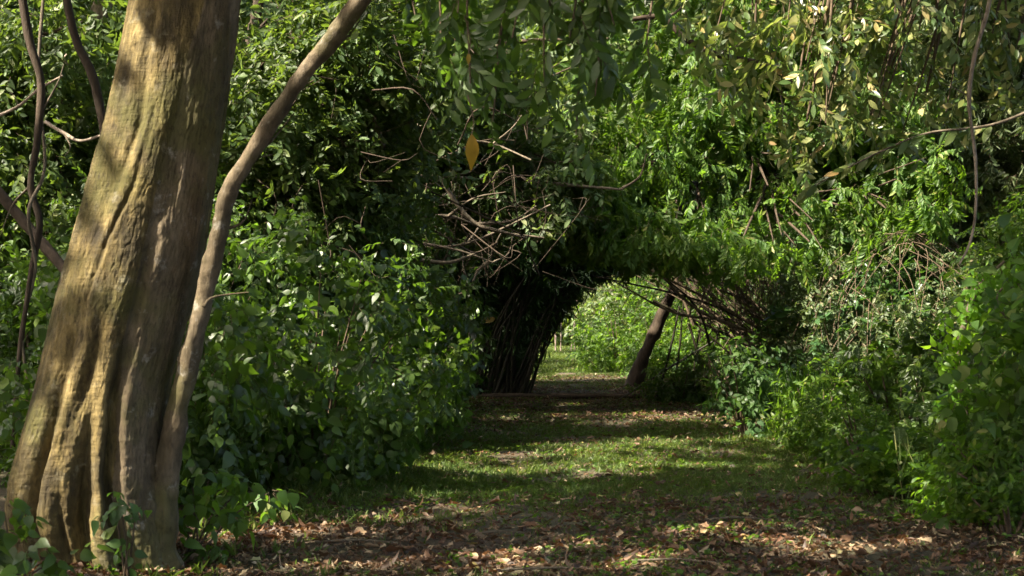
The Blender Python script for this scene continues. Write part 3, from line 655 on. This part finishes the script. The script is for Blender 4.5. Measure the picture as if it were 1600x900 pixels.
# ================================================================== BAMBOO ARCH
bam = thing('bamboo_clump', (-.45, 29.4, 0), 'dark dense bamboo clump fanning from the left side into an arch over the path', 'bamboo')
for k in range(98):
    a = U(0, 6.28); q = math.sqrt(U(0, 1)); s = np.array([-.55 + math.cos(a) * .75 * q, 29.6 + math.sin(a) * .7 * q, 0.])
    rr = U(.014, .028); mb = MB()
    if k < 30:      # bend right over the path and come down on its far side
        ax = U(1.6, 3.2); az = U(2.95, 4.1); ex = U(4.2, 6.6); ez = U(.9, 2.6); yy = U(-.6, .9)
        pts = [s + [.2, 0, 0], s * .55 + np.array([ax, 29.6, 0]) * .45 + [0, 0, az * .66], [ax, 29.6 + yy * .5, az], [(ax + ex) / 2, 29.6 + yy, (az + ez) / 2 + .35], [ex, 29.6 + yy, ez]]
        rad = [rr, rr * .95, rr * .8, rr * .6, rr * .25]
    elif k < 68:    # lean right, free tips
        ln = U(.9, 2.1); hh = U(3.0, 5.0)
        pts = [s, s + [ln * .42, U(-.2, .2), hh * .5], s + [ln * 1.25, U(-.4, .4), hh]]; rad = [rr, rr * .8, rr * .3]
    else:
        ln = U(-1.1, .4); hh = U(3.5, 6.5)
        pts = [s, s + [ln * .3, U(-.2, .2), hh * .5], s + [ln, U(-.6, .6), hh]]; rad = [rr, rr * .8, rr * .3]
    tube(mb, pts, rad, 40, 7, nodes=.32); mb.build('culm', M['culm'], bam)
fb = MB()
foliage(fb, 'bamboo', [((-.9, 29.8, 1.6), (.9, .8, 1.8)), ((-.6, 29.6, 3.6), (1.4, 1., 1.2)), ((1.2, 29.8, 4.3), (1.8, 1.2, 1.)), ((3.4, 29.8, 4.1), (1.6, 1.2, .8)), ((-1.6, 30.2, 2.6), (.9, 1., 2.2)), ((-.2, 30.2, 2.6), (.5, .5, 1.2))], 3600, .5, clumps=22, droop=.5, gobo=False)
foliage(fb, 'bamboo', [((.0, 30, 1.4), (.5, .5, .85)), ((.45, 30, 2.15), (.55, .5, .6)), ((1.0, 30, 2.8), (.75, .6, .42)), ((2.0, 29.8, 3.1), (1.0, .6, .32)), (P(858, 445, 29.8), (.38, .5, .38)), (P(892, 418, 29.8), (.45, .5, .3)), (P(835, 490, 29.8), (.28, .4, .4))], 3600, .42, clumps=26, shell=.3, droop=.5, gobo=False)
fb.build('foliage', [M['canopy'], M['twig']], bam)

bam2 = thing('fallen_bamboo', (5.4, 27.0, .1), 'tangle of dry brown bamboo poles slanting down to the right side of the path', 'bamboo')
for k in range(38):
    Yk = 27 + U(-.7, .9)
    s = P(1215 + rng.normal(0, 62), 556 + U(-60, 35), Yk); s[2] = max(s[2], .05)
    e = P(945 + U(-25, 190), 402 + rng.normal(0, 26), Yk + U(-.5, .8)); mid = (s + e) / 2 + [U(-.25, .25), 0, U(-.25, .35)]
    rr = U(.009, .034); mb = MB(); c_ = tube(mb, [s, mid, e], [rr, rr * .85, rr * .5], 22, 6, nodes=.35)
    for _ in range(2):
        q = c_[rng.integers(4, 20)]; tube(mb, [q, q + rng.normal(size=3) * .12, q + [U(-.5, .3), U(-.1, .1), U(-.6, .15)]], [rr * .4, rr * .3, .003], 7, 4)
    mb.build('pole', M['dryculm' if k % 3 else 'culm'], bam2)
# upright props and crossing poles beneath
for k, (a, b_, c, d_, r) in enumerate(((1040, 565, 1062, 478, .028), (1056, 570, 1068, 470, .022), (1106, 590, 1076, 505, .035), (1112, 555, 1128, 470, .02), (1085, 600, 1100, 480, .02), (1062, 482, 1150, 560, .025), (1040, 580, 1170, 500, .022), (1020, 470, 1180, 545, .03), (1135, 560, 1165, 480, .018), (1150, 570, 1120, 500, .02))):
    mb = MB(); Yk = 27.6 + U(-.3, .3); s, e = P(a, b_, Yk), P(c, d_, Yk)
    if b_ > 560: s = s + (s - e) * (s[2] / max(.1, e[2] - s[2]))
    tube(mb, [s, (s + e) / 2 + rng.normal(size=3) * .04, e], [r, r * .9, r * .7], 14, 7, rough=.12); mb.build('pole', M['culm'], bam2)
# dry thin vines draped over the tangle
mb = MB()
for k in range(150):
    a = U(1080, 1330); Yk = U(25.2, 26.4); s = P(a, 395 + (a - 1060) * .06 + U(-20, 25), Yk); e = P(a + U(-25, 40), 470 + (a - 1060) * .32 + U(-30, 40), Yk)
    tube(mb, [s, (s + e) / 2 + [U(-.15, .15), 0, U(-.1, .1)], e], [.006, .006, .004], 9, 4)
mb.build('dry_vine', M['twig'], bam2)

# the leaning brown tree that carries the bright hanging crown over the arch
blobs = [B(1010, 280, 24.2, 1.0, .8), B(1100, 330, 23.8, 1.0, .7), B(1200, 290, 24, 1.2, .9), B(1310, 320, 24, 1.1, .8), B(1400, 280, 24.6, 1.0, .8), B(1100, 180, 25.5, 1.3, 1.), B(1220, 150, 25.8, 1.4, 1.), B(1000, 130, 25.5, 1.2, 1.), B(1340, 200, 26, 1.3, .9), B(1120, 50, 26.5, 1.5, 1.), B(1260, 50, 27, 1.5, 1.), B(930, 250, 25, 1.0, .8), B(900, 345, 25, .8, .4), B(900, 300, 23.6, .8, .6), B(960, 230, 23.8, .9, .8), B(1030, 368, 23.4, .9, .36), B(1160, 375, 23.2, 1.0, .4), B(1265, 378, 23.4, .7, .34), B(970, 350, 23.8, .7, .4), B(1390, 330, 24.5, .7, .4)]
mb0 = P(1005, 565, 33)
W = thing('leaning_tree', (mb0[0] - .05, 33, 0), 'brown leaning tree whose bright drooping foliage hangs over the bamboo arch', 'tree')
mb = MB(); tube(mb, [P(988, 606, 33), P(1003, 565, 33), P(1027, 510, 33), P(1050, 458, 32.8), P(1090, 380, 32), P(1140, 250, 30), P(1180, 60, 27)], [.24, .15, .125, .115, .11, .10, .09], 60, 16, rough=.25, rs=4)
mb.build('trunk', M['darkbark'], W)
mb = MB(); tt_ = P(1160, 160, 28.5); limbs(mb, P(1110, 330, 31), tt_, blobs, .14); mb.build('limb', M['darkbark'], W)
fb = MB(); foliage(fb, 'pinnate', blobs, 12500, .38, margin=2.0, clumps=30, spread=.26, droop=1.0, up=.5, face=.35); fb.build('crown', [M['bright'], M['twig']], W)

# ================================================================== BARE CURLING BRANCHES, CENTRE LEFT
GBR = 'bare branches tangled in front of the dark bamboo'
br = [('longest pale bare branch sweeping up to the right above the bamboo', [(575, 410), (640, 405), (700, 410), (745, 395)], .022, 21.5, [[(640, 405), (620, 392), (600, 400)]]),
      ('bare branch with a forked tip curving down to the right in mid air', [(690, 280), (715, 320), (745, 350), (785, 362), (822, 372)], .024, 22.0, [[(745, 350), (800, 345), (838, 322)], [(715, 320), (700, 300), (668, 278)]]),
      ('thick bare branch hooking downward beside the bamboo with curled end', [(765, 408), (745, 425), (735, 450), (712, 462)], .018, 22.4, [[(765, 408), (775, 380), (785, 360)], [(735, 450), (724, 420), (724, 395)]]),
      ('thin bare branch running level above the curling branches', [(620, 272), (700, 276), (755, 280)], .014, 21.0, [[(700, 276), (735, 268), (760, 240)]]),
      ('short pale twig branch running level left of the yellow leaf', [(500, 300), (560, 296), (612, 288)], .020, 20.0, [[(560, 296), (540, 310), (500, 320)]]),
      ('low bare branch crossing the dark gap and ending in two twigs', [(660, 380), (720, 392), (770, 410)], .014, 22.2, [[(770, 410), (795, 395), (802, 360)]]),
      ('bare branch arching right under the drooping bright leaves', [(850, 285), (900, 290), (970, 296)], .022, 24.0, [[(970, 296), (1000, 275), (1010, 240)]]),
      ('dark bare branch rising to upper right left of the hanging leaves', [(600, 230), (560, 120), (520, 40)], .022, 19.0, [[(560, 120), (620, 90), (700, 70)]]),
      ('upright bare sapling stem among glinting leaves', [(602, 305), (598, 250), (590, 200)], .014, 19.5, [[(598, 250), (620, 225), (650, 215)]]),
      ('long thick bare limb arching from the left thicket to the top of the bamboo', [(560, 385), (630, 345), (700, 338), (770, 360), (850, 372)], .020, 22.2, [[(700, 338), (740, 310), (790, 300)], [(630, 345), (610, 320), (575, 315)]]),
      ('bare limb sagging in a shallow curve just above the dark bamboo', [(600, 360), (660, 385), (730, 380), (800, 350), (860, 320)], .016, 22.6, [[(730, 380), (750, 350), (748, 320)]]),
      ('bare limb crossing high behind the yellow leaf', [(640, 190), (700, 215), (770, 225), (830, 250)], .014, 21.6, [[(770, 225), (800, 200), (815, 180)]]),
      ('slanting bare branch in shadow below the level branches', [(560, 440), (640, 350), (700, 300)], .018, 22.5, [[(640, 350), (600, 340), (560, 345)]])]
for lab, pts, r, Yb, subs in br:
    Yb = Yb - 1.9
    p0 = P(*pts[0], Yb); T = thing('bare_branch', p0, lab, 'branch', GBR)
    wob = lambda L, Yb: [P(a, b_, Yb + U(-.25, .25)) for a, b_ in L]
    base_ = wob(pts, Yb); mb = MB(); tube(mb, base_, np.linspace(r * 1.5, r * .8, len(base_)), 40, 8, rough=.3, rs=6); mb.build('limb', M['deadwood'], T)
    for q in subs:
        sp_ = wob(q, Yb); d0 = [np.linalg.norm(np.array(q[0]) - np.array(z)) for z in pts]; sp_[0] = base_[int(np.argmin(d0))]
        mb = MB(); tube(mb, sp_, np.linspace(r * 1.1, r * .35, len(sp_)), 24, 6, rough=.2, rs=6); mb.build('twig', M['deadwood'], T)
# finer tangle of dead twigs behind them: one uncountable mass
mb = MB()
for k in range(120):
    if k < 60: a, b_, Yk = U(560, 850), U(250, 430), U(19.5, 23.5)
    else: a, b_, Yk = U(370, 760), U(40, 400), U(15.5, 19)
    an = rng.choice([rng.normal(.15, .35), rng.normal(1.2, .5)]); L = U(40, 150)
    s, e = P(a, b_, Yk), P(a + math.cos(an) * L, b_ - math.sin(an) * L * rng.choice([-1, 1]), Yk + U(-.5, .5)); mid = (s + e) / 2 + rng.normal(size=3) * .26
    r = U(.004, .012); c_ = tube(mb, [s, mid, e], [r, r * .8, r * .4], 9, 5)
    q = c_[rng.integers(3, 8)]; tube(mb, [q, q + rng.normal(size=3) * .12, q + rng.normal(size=3) * .3], [r * .6, r * .5, r * .2], 6, 4)
tag(mb.build('twig_tangle', M['darkbark']), 'thicket of dead twigs behind the bare branches', 'dead twigs', kind='stuff')
# single orange leaf glowing on the dark bamboo
mb = MB(); vv, ff = leaf_hi(1, .5, (0, .8, 1, .8, 0), .1, .03); Fm = frames(np.array([[-1., 0, -.15]]), np.array([[.1, -1., .5]]))[0]
pt = P(774, 498, 27.0); mb.add((Fm @ (vv * .26).T).T + pt, np.concatenate(ff), [len(g) for g in ff])
tag(mb.build('orange_leaf', M['yellow'], None, origin=pt), 'single orange leaf caught on the dark bamboo clump', 'leaf')

# ================================================================== LEFT EDGE STEMS AND LIANAS
def stem_thing(name, label, cat, pts, rads, matn, seg=10, n=60, side=(), group=None, rough=.15):
    ps = [P(*q) for q in pts]; T = thing(name, ps[0], label, cat, group)
    mb = MB(); tube(mb, ps, rads, n, seg, rough=rough, rs=5); mb.build('stem', M[matn], T)
    for q, r in side:
        mb = MB(); tube(mb, [P(*z) for z in q], np.linspace(r, r * .3, len(q)), 20, 6, rough=.15); mb.build('twig', M['deadwood'], T)
    return T
stem_thing('liana', 'dark twisted liana hanging at the far left edge', 'vine', [(30, -40, 12), (45, 60, 12), (64, 130, 12), (58, 220, 12), (48, 290, 12), (62, 350, 12), (48, 430, 12), (30, 560, 12), (20, 700, 12)], [.034, .036, .034, .030, .026, .028, .022, .022, .02], 'darkbark',
           side=[([(48, 290, 12), (20, 320, 12.1), (0, 370, 12.2)], .012), ([(62, 180, 12), (90, 130, 12), (100, 100, 12)], .012)])
stem_thing('liana', 'thin lighter liana twining beside the dark twisted one', 'vine', [(70, -30, 12.3), (60, 120, 12.2), (70, 260, 12.1), (45, 330, 11.9), (55, 420, 12), (35, 520, 12), (50, 640, 12)], [.014] * 7, 'deadwood')
stem_thing('sapling', 'slender brown sapling stem leaning just left of the fluted trunk', 'sapling', [(185, 420, 11.5), (172, 280, 11.5), (160, 190, 11.5), (145, 120, 11.5), (118, 60, 11.5), (98, -30, 11.5)], [.038, .036, .034, .038, .034, .03], 'darkbark')
stem_thing('slanting_tree', 'pinkish pale slanting tree trunk lit at the top left corner', 'tree', [(105, 100, 16), (130, 70, 16), (150, 35, 16), (172, -30, 16), (200, -120, 16)], [.08, .085, .09, .11, .12], 'palebark')
stem_thing('bare_branch', 'pale crooked twig branch crossing the gap left of the fluted trunk', 'branch', [(70, 190, 12.5), (100, 208, 12.4), (125, 220, 12.3), (158, 212, 12.2)], [.018, .016, .014, .01], 'palebark', side=[([(100, 208, 12.4), (110, 230, 12.3), (100, 245, 12.3)], .008)])
stem_thing('bare_branch', 'pale twig slanting up to the right at the far left edge', 'branch', [(-10, 185, 12.7), (30, 165, 12.6), (60, 140, 12.5), (98, 118, 12.4)], [.016, .014, .012, .008], 'palebark', side=[([(30, 165, 12.6), (20, 148, 12.6), (12, 140, 12.6)], .006)])
stem_thing('fallen_branch', 'dark fallen branch sloping down toward the fluted trunk from the left edge', 'branch', [(-20, 280, 13), (40, 350, 13), (100, 420, 12.8), (150, 480, 12.6)], [.05, .05, .045, .04], 'darkbark')

# ================================================================== RIGHT: VINE MOUND, SHRUBS, FERNS
mc = np.array([6.65, 25.2, .2]); mr = np.array([2.2, 2.2, 2.95])
mound = thing('vine_mound', (mc[0], mc[1], .0), 'tall grey green mound of creeping vines sloping down on the right', 'vines')
fb = MB(); n = 6200; u = nrm(rng.normal(size=(n, 3)) + [0, -.5, .3]); p = mc + u * mr * (1 + .22 * (vnoise(u * 3, 1.3) - .5)[:, None] + rng.normal(0, .035, (n, 1)))
p = p[(p[:, 2] > .1)]; p = p[sun_keep(p)]; u = nrm((p - mc) / mr ** 2); N = len(p)
scatter(fb, 'oval', p, frames(u * .3 + [0, 0, -.8] + rng.normal(size=(N, 3)) * .5, u + rng.normal(size=(N, 3)) * .5), U(.16, .34, N))
fb.build('foliage', [M['grey'], M['twig']], mound)
mb = MB()
for k in range(120):
    a = U(-2.6, -.3); el = U(.25, 1.3); q = np.array([math.cos(a) * math.cos(el), math.sin(a) * math.cos(el), math.sin(el)]); q2 = nrm(q + [U(-.35, .35), 0, -U(.15, .6)])
    s, e = mc + q * mr * 1.02, mc + q2 * mr * 1.02; mid = mc + nrm(q + q2) * mr * U(1.0, 1.08)
    if min(s[2], e[2]) > .1: tube(mb, [s, mid, e], [.007, .006, .004], 9, 4)
mb.build('vine_stem', M['twig'], mound)
# dark supporting bulk of stems and old leaves inside it
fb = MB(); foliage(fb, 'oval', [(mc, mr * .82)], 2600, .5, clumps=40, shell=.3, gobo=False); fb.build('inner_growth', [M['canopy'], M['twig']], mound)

GR = 'shrubs along the right side of the path'
shrub('leafy_shrub', 'rounded blue green shrub on the right nearest the bamboo arch', 'shrub', (3.1, 18.9), 1.2, (.62, .6), 'heart', 520, .20, 'blue', GR, clumps=30)
shrub('leafy_shrub', 'lit light green shrub in the middle of the right hand side', 'shrub', (3.6, 16.6), .85, (.52, .5), 'ovalhi', 520, .20, 'bright', GR, clumps=30, droop=.2)
shrub('leafy_shrub', 'shrub with lobed leaves standing behind the ferns on the right', 'shrub', (4.45, 16.4), 1.45, (.70, .7), 'maple', 700, .24, 'heart', GR, clumps=28, droop=.4)
shrub('leafy_shrub', 'darker bush wedged below the vine mound beside the light green shrub', 'shrub', (5.1, 18.6), 1.05, (.9, .8), 'heart', 620, .22, 'heart', GR, clumps=26)
shrub('leafy_shrub', 'low bush at the foot of the slanting bamboo poles', 'shrub', (4.7, 23.0), .75, (.9, .8), 'heart', 480, .24, 'blue', GR, clumps=24)
shrub('leafy_shrub', 'dark bush in the shade under the bamboo arch on the right', 'shrub', (3.2, 27.0), .8, (.7, .6), 'oval', 420, .26, 'heart', GR, clumps=20)
shrub('leafy_shrub', 'big leaved shrub filling the right edge of the picture', 'shrub', (4.2, 11.2), 1.8, (.62, .7), 'heart', 760, .25, 'bright', GR, clumps=34, droop=.6)
shrub('leafy_shrub', 'tall shaded shrub at the right edge behind the big leaved one', 'shrub', (5.7, 14.0), 1.55, (1.1, .9), 'maple', 900, .30, 'heart', GR, clumps=26)
shrub('leafy_shrub', 'undergrowth bush of narrow leaves at the lower right corner', 'shrub', (3.75, 10.6), .75, (.6, .5), 'ovalhi', 420, .18, 'bright', GR, clumps=24, droop=.1)
shrub('leafy_shrub', 'short weedy bush at the grass edge below the ferns', 'shrub', (3.2, 12.4), .42, (.42, .5), 'clover', 520, .10, 'bright', GR, clumps=30, droop=0)
for x, y, h, rx, kd, sz, mm, lab in ((3.45, 9.9, .38, .45, 'clover', .10, 'bright', 'low weeds spilling onto the litter at the bottom right corner'), (3.55, 11.0, .5, .45, 'ovalhi', .15, 'lime', 'small lime leaved bush under the climbing vine'), (3.3, 13.3, .5, .4, 'clover', .11, 'bright', 'little weed mound at the path edge just beyond the ferns'), (3.6, 14.6, .8, .5, 'oval', .16, 'bright', 'knee high bush between the ferns and the light green shrub'), (4.1, 12.6, 1.1, .5, 'oval', .2, 'bright', 'leafy bush directly behind the ferns')):
    shrub('leafy_shrub', lab, 'shrub', (x, y), h, rx, kd, int(420 * rx / .45), sz, mm, GR, clumps=26, droop=.1)
# climbing vine with lime leaves
T = thing('climbing_vine', (3.62, 11.55, .05), 'lit lime green vine climbing a dead stem near the right edge', 'vine')
mb = MB(); tube(mb, [[3.62, 11.55, .0], [3.66, 11.5, .7], [3.60, 11.5, 1.2], [3.75, 11.5, 1.75], [3.95, 11.4, 2.0]], [.035, .03, .028, .022, .012], 40, 9, rough=.2); mb.build('stem', M['deadwood'], T)
fb = MB(); c_, _ = smooth_line([[3.62, 11.55, .35], [3.60, 11.4, .7], [3.55, 11.4, 1.2], [3.68, 11.4, 1.7], [3.98, 11.3, 2.0]], [1] * 5, 200)
p = c_[rng.integers(0, 200, 130)] + rng.normal(size=(130, 3)) * [.07, .06, .05]
scatter(fb, 'heart', p, frames(np.array([0, -.2, -1.]) + rng.normal(size=(130, 3)) * .5, np.array([-.3, -.8, .4]) + rng.normal(size=(130, 3)) * .4), U(.09, .19, 130)); fb.build('leaves', [M['lime'], M['twig']], T)
mb = MB(); q = P(1575, 470, 11.2); cc = [q + np.array([math.cos(a) * .09, 0, math.sin(a) * .11]) for a in np.linspace(1.2, 5.4, 7)]; tube(mb, cc, [.010] * 7, 30, 6); mb.build('tendril', M['deadwood'], T)
# ferns
GFE = 'ferns at the right path edge'
for x, y, s, n, lab in ((3.28, 12.3, .55, 12, 'lit fern with arching fronds reaching over the grass edge'), (3.62, 12.6, .75, 12, 'taller fern behind the lit one, fronds upright'), (3.9, 12.0, .62, 11, 'fern beside the climbing lime vine')):
    z = float(gz(x, y)); T = thing('fern', (x, y, z), lab, 'fern', GFE)
    for k in range(n):
        a = 6.283 * k / n + U(-.2, .2); d = np.array([math.cos(a), math.sin(a), U(.5, 1.5)]); mb = MB()
        scatter(mb, 'frond', np.array([[x, y, z + .02]]), frames(d[None], np.array([[-math.cos(a), -math.sin(a), 1.2]])), np.array([s * U(.8, 1.15)])); mb.build('frond', [M['bright'], M['bright']], T)
# tall grasses
for x, y, h, lab, cnt in ((3.55, 17.4, 1.15, 'clump of tall narrow grass between the two rounded right hand shrubs', 90), (3.5, 11.9, .75, 'thin tall grass stalks among the ferns', 60)):
    z = float(gz(x, y)); mb = MB(); p = np.stack([x + rng.normal(0, .16, cnt), y + rng.normal(0, .14, cnt), np.full(cnt, z)], -1)
    F = frames(np.stack([rng.normal(0, .16, cnt), rng.normal(0, .16, cnt), np.ones(cnt)], -1), np.stack([rng.normal(0, .5, cnt), -np.ones(cnt), np.zeros(cnt)], -1))
    vv, ff = blade(1, .022, .18)
    for k in range(cnt):
        mb.add((F[k] @ (vv * h * U(.5, 1.)).T).T + p[k], ff[0], [5])
    tag(mb.build('tall_grass', M['lime'] if h > 1 else M['grass'], None, origin=(x, y, z)), lab, 'grass clump')

# ================================================================== UPPER RIGHT: PALE LEAVED TREE, LIANA, BACKGROUND
def rb(px, py, Y, r, rz=None): return B(px, py, Y, r, rz)
tree('pale_leaved_tree', 'tree with pale yellowish lit leaves hanging into the upper right', 'tree', (7.6, 12.5), (4.2, 12.8, 8.6), .10,
     [rb(1180, 40, 12.3, .45), rb(1250, 110, 12.3, .5), rb(1320, 50, 12.5, .55), rb(1260, 190, 12.3, .35), rb(1390, 90, 12.6, .5), rb(1460, 40, 12.8, .55), rb(1540, 90, 13, .5), rb(1440, 180, 12.8, .35), rb(1600, 30, 13, .6), rb(1360, 180, 12.6, .3), rb(1150, -40, 12.2, .6), rb(1300, -60, 12.4, .7)],
     'ovalhi', 520, .28, 'pale', 'twig', lo=.9, margin=2.2, clumps=12, droop=.9, spread=.35)
T = thing('pale_leaved_branch', P(1600, 215, 11.6), 'slim pale branch with grey green leaves slanting down to the left at upper right', 'branch')
pts = [P(1640, 160, 11.6), P(1550, 195, 11.6), P(1450, 208, 11.6), (P(1380, 235, 11.6)), P(1310, 270, 11.6), P(1255, 300, 11.6)]
mb = MB(); c_ = tube(mb, pts, [.014, .012, .010, .008, .006, .003], 40, 6); mb.build('limb', M['deadwood'], T)
fb = MB(); n = 42; p = c_[rng.integers(8, 40, n)]; 
vv, ff = leaf_hi(1, .36, (0, .75, 1, .75, 0), .2, .04)
for k in range(n):
    Fm = frames(np.array([[-.6, U(-.5, .5), -U(.0, 1.1)]]), np.array([[U(-.5, .5), -.7, .6]]))[0]
    fb.add((Fm @ (vv * U(.10, .18)).T).T + p[k], np.concatenate(ff), [len(g) for g in ff])
fb.build('leaves', M['pale'], T)
stem_thing('bare_branch', 'dark thick branch crossing the top right in front of the bright foliage', 'branch', [(985, 30, 14), (1035, 28, 14), (1070, 60, 14), (1120, 85, 14), (1190, 100, 14), (1240, 130, 14)], [.02, .03, .032, .03, .026, .015], 'darkbark',
           side=[([(1035, 28, 14), (1055, 20, 14), (1075, 0, 14)], .018), ([(1120, 85, 14), (1170, 70, 14), (1230, 100, 14)], .014), ([(1190, 100, 14), (1220, 150, 14), (1222, 210, 14)], .012)])
stem_thing('liana', 'thin bare liana dangling in a long curve at the upper right', 'vine', [(1552, -40, 10.5), (1542, 20, 10.5), (1522, 90, 10.5), (1514, 160, 10.5), (1524, 250, 10.5), (1524, 330, 10.5), (1515, 380, 10.5), (1499, 413, 10.5)], [.017, .017, .016, .014, .012, .011, .010, .007], 'palebark',
           side=[([(1514, 150, 10.5), (1495, 140, 10.5), (1470, 128, 10.5)], .006), ([(1520, 100, 10.5), (1530, 60, 10.55), (1535, 20, 10.55)], .007)], seg=7)
tree('bamboo_tree', 'feathery narrow leaved bamboo behind the liana at the right edge', 'bamboo', (11.6, 29.5), (10.6, 29.5, 8.5), .06,
     [rb(1480, 200, 29, 1.4), rb(1560, 280, 29, 1.5), rb(1600, 160, 29, 1.6), rb(1500, 330, 29, 1.2), rb(1600, 390, 29, 1.2), rb(1430, 130, 30, 1.4), rb(1560, 60, 29.5, 1.7)], 'bamboo', 6500, .40, 'grey', 'dryculm', clumps=22, droop=.6)
tree('understory_tree', 'small tree between vine mound and right edge shrub', 'tree', (8.6, 19.0), (8.3, 19, 3.5), .05,
     [rb(1590, 420, 18, .8), rb(1680, 400, 18, 1.0), rb(1600, 540, 17, .8)], 'oval', 900, .26, 'bright', group=None, clumps=16)

# ================================================================== THROUGH THE ARCH: GLADE
GG = 'bushes in the sunlit glade behind the arch'
for x, y, h, r, nn, s, mm, lab in ((3.9, 38, 1.9, 1.0, 700, .34, 'bright', 'sunlit bush right behind the arch beside the leaning brown trunk'),
      (3.35, 44, 2.6, 1.1, 800, .38, 'bright', 'yellow green bush in the middle of the glade'),
      (3.3, 52, 1.6, .9, 500, .36, 'blue', 'low bluish bush leaning over the far path edge'),
      (5.5, 46, 3.6, 1.7, 900, .48, 'bright', 'tall bush closing the glade behind the yellow green one'),
      (6.8, 39, 2.8, 1.5, 800, .42, 'bright', 'bright bush glimpsed between the upright bamboo props'),
      (-1.2, 46, 1.0, .7, 300, .34, 'bright', 'low bush on the far left path edge beyond the bamboo'),
      (4.9, 62, 4.5, 1.9, 700, .6, 'grey', 'high pale bush at the far bend of the path'),
      (-1.9, 58, 3.0, 1.1, 500, .5, 'grey', 'dim bush left of the far end of the path')):
    shrub('glade_bush', lab, 'bush', (x, y), h, (r, r), 'oval', nn, s, mm, GG, clumps=22, droop=.2)
for k, (a, b_, c, d_, r, lab) in enumerate(((858, 520, 862, 470, .035, 'pale thin trunk at the left edge of the arch opening'), (866, 515, 872, 455, .03, 'second pale thin trunk just right of the arch edge one'), (888, 505, 893, 445, .04, 'lit white stem leaning inward in the centre of the arch opening'), (882, 505, 898, 447, .03, 'white stem crossing the leaning lit one'))):
    s, e = P(a + 10, b_ + 15, 74), P(c + 6, d_, 74); s[2] = 0; e2 = e + (e - s) * 1.1
    T = thing('pale_sapling', s, lab, 'sapling', 'pale stems seen through the arch'); mb = MB(); tube(mb, [s, (s + e) / 2, e, e2], [r, r, r * .8, r * .4], 24, 8, rough=.4); mb.build('trunk', M['palebark'], T)
    mb = MB(); tube(mb, [e, e + [.4, 0, .1], e + [.9, 0, -.5]], [r * .4, r * .3, r * .15], 10, 6); mb.build('limb', M['palebark'], T)

# fallen log lying across the path under the arch
T = thing('fallen_log', (1.7, 28.2, .03), 'low brown fallen log lying across the path under the arch', 'log')
mb = MB(); c_ = tube(mb, [[-.6, 28.35, .05], [.6, 28.2, .06], [2., 28.1, .06], [3.2, 28.2, .07], [4.6, 28.4, .09]], [.055, .06, .06, .05, .04], 60, 12, rough=.15); mb.build('log', M['darkbark'], T)
mb = MB(); tube(mb, [[3.2, 28.2, .07], [3.5, 28.0, .2], [3.9, 27.9, .28]], [.03, .022, .01], 10, 6); mb.build('broken_limb', M['darkbark'], T)
# fallen sticks on the litter
for k, (a, b_, L, an, lab) in enumerate(((860, 888, .9, .1, 'long thin stick lying in the litter at bottom centre'), (1060, 880, .6, -.3, 'short crooked stick on the litter right of centre'), (1150, 822, .5, .05, 'pale stick at the lower edge of the grass'), (780, 838, .4, .2, 'small stick at the edge of grass and litter'), (560, 850, .6, -.15, 'stick lying in the litter near the fluted tree'))):
    Yk = 1.5 * FPX / (b_ - 505.); s = P(a, b_, Yk); s[2] = float(gz(s[0], s[1])) + .03; d = np.array([math.cos(an), math.sin(an) * .6, 0]) * L / 2
    mb = MB(); tube(mb, [s - d, s + [0, .02, .015], s + d], [.008, .009, .004], 12, 6, rough=.2); tag(mb.build('fallen_stick', M['deadwood'], None, origin=s), lab, 'stick', 'sticks on the path')

# ================================================================== HIGH CANOPY (out of the frame) ADDED TO SHADE AND DAPPLE THE RIDE
NT = 12
cent = [(-20, -6), (-14, 4), (-20, 12), (-12, 16), (-6, -5), (-5, 5), (-14, 26), (-7, 27), (4, -6), (6, 4), (5, 16), (-4, 38), (-14, 38), (12, 10), (6, 28), (-22, 24), (-25, 2), (-12, -14), (0, -15), (13, -5)]
cent = np.array(cent, float)
n = 15000
p = np.stack([U(-28, 16, n), U(-20, 44, n), np.zeros(n)], -1)
p[:, 2] = np.maximum(6.6 + .30 * np.clip(p[:, 1], 0, 60), 7.5) + rng.gamma(2.2, 1.3, n)
dens = vnoise(p * [1, 1, .3], .35) * .6 + vnoise(p, .9) * .4
p = p[(dens > .39) & (p[:, 1] < 41)]
p = np.repeat(p, 11, axis=0) + rng.normal(size=(len(p) * 11, 3)) * [.5, .5, .25]
p = p[sun_keep(p, 1.0, .12)]
own = np.argmin(((p[:, None, :2] - cent[None]) ** 2).sum(-1), 1)
places = ['%s, %s' % (a, b) for b in ('by the fluted tree', 'beside the near litter', 'beside the sunlit grass band', 'level with the bamboo arch', 'past the leaning tree') for a in ('far out on the left', 'close in on the left', 'close in on the right', 'far out on the right')]
for k, (x, y) in enumerate(cent):
    s = own == k
    if s.sum() < 5: continue
    q = p[s]; tx = x if abs(x - 1.3) > 3.4 else x - 3.5
    hide_in_view = y > 4 and abs(tx) < .38 * y + 1.0
    base = np.array([tx, y, 0.]) if not hide_in_view else np.array([(-1 if x < 1 else 1) * (.40 * y + 1.5) + (0 if x > 1 else 0), y, 0.])
    T = thing('added_shade_tree', base, 'unseen tree added for shade, standing ' + places[k], 'tree', 'unseen trees added to shade the clearing')
    mb = MB(); c = q.mean(0); tube(mb, [base, base * .5 + c * .5, c], [.28, .22, .1], 16, 8); mb.build('trunk', M['darkbark'], T)
    N = len(q); fb = MB(); scatter(fb, 'single', q, frames(rng.normal(size=(N, 3)), rng.normal(size=(N, 3)) * .6 + [0, 0, 1]), U(.38, .66, N)); fb.build('crown', [M['canopy'], M['twig']], T)
print('verts', sum(len(o.data.vertices) for o in scene.objects if o.type == 'MESH'))
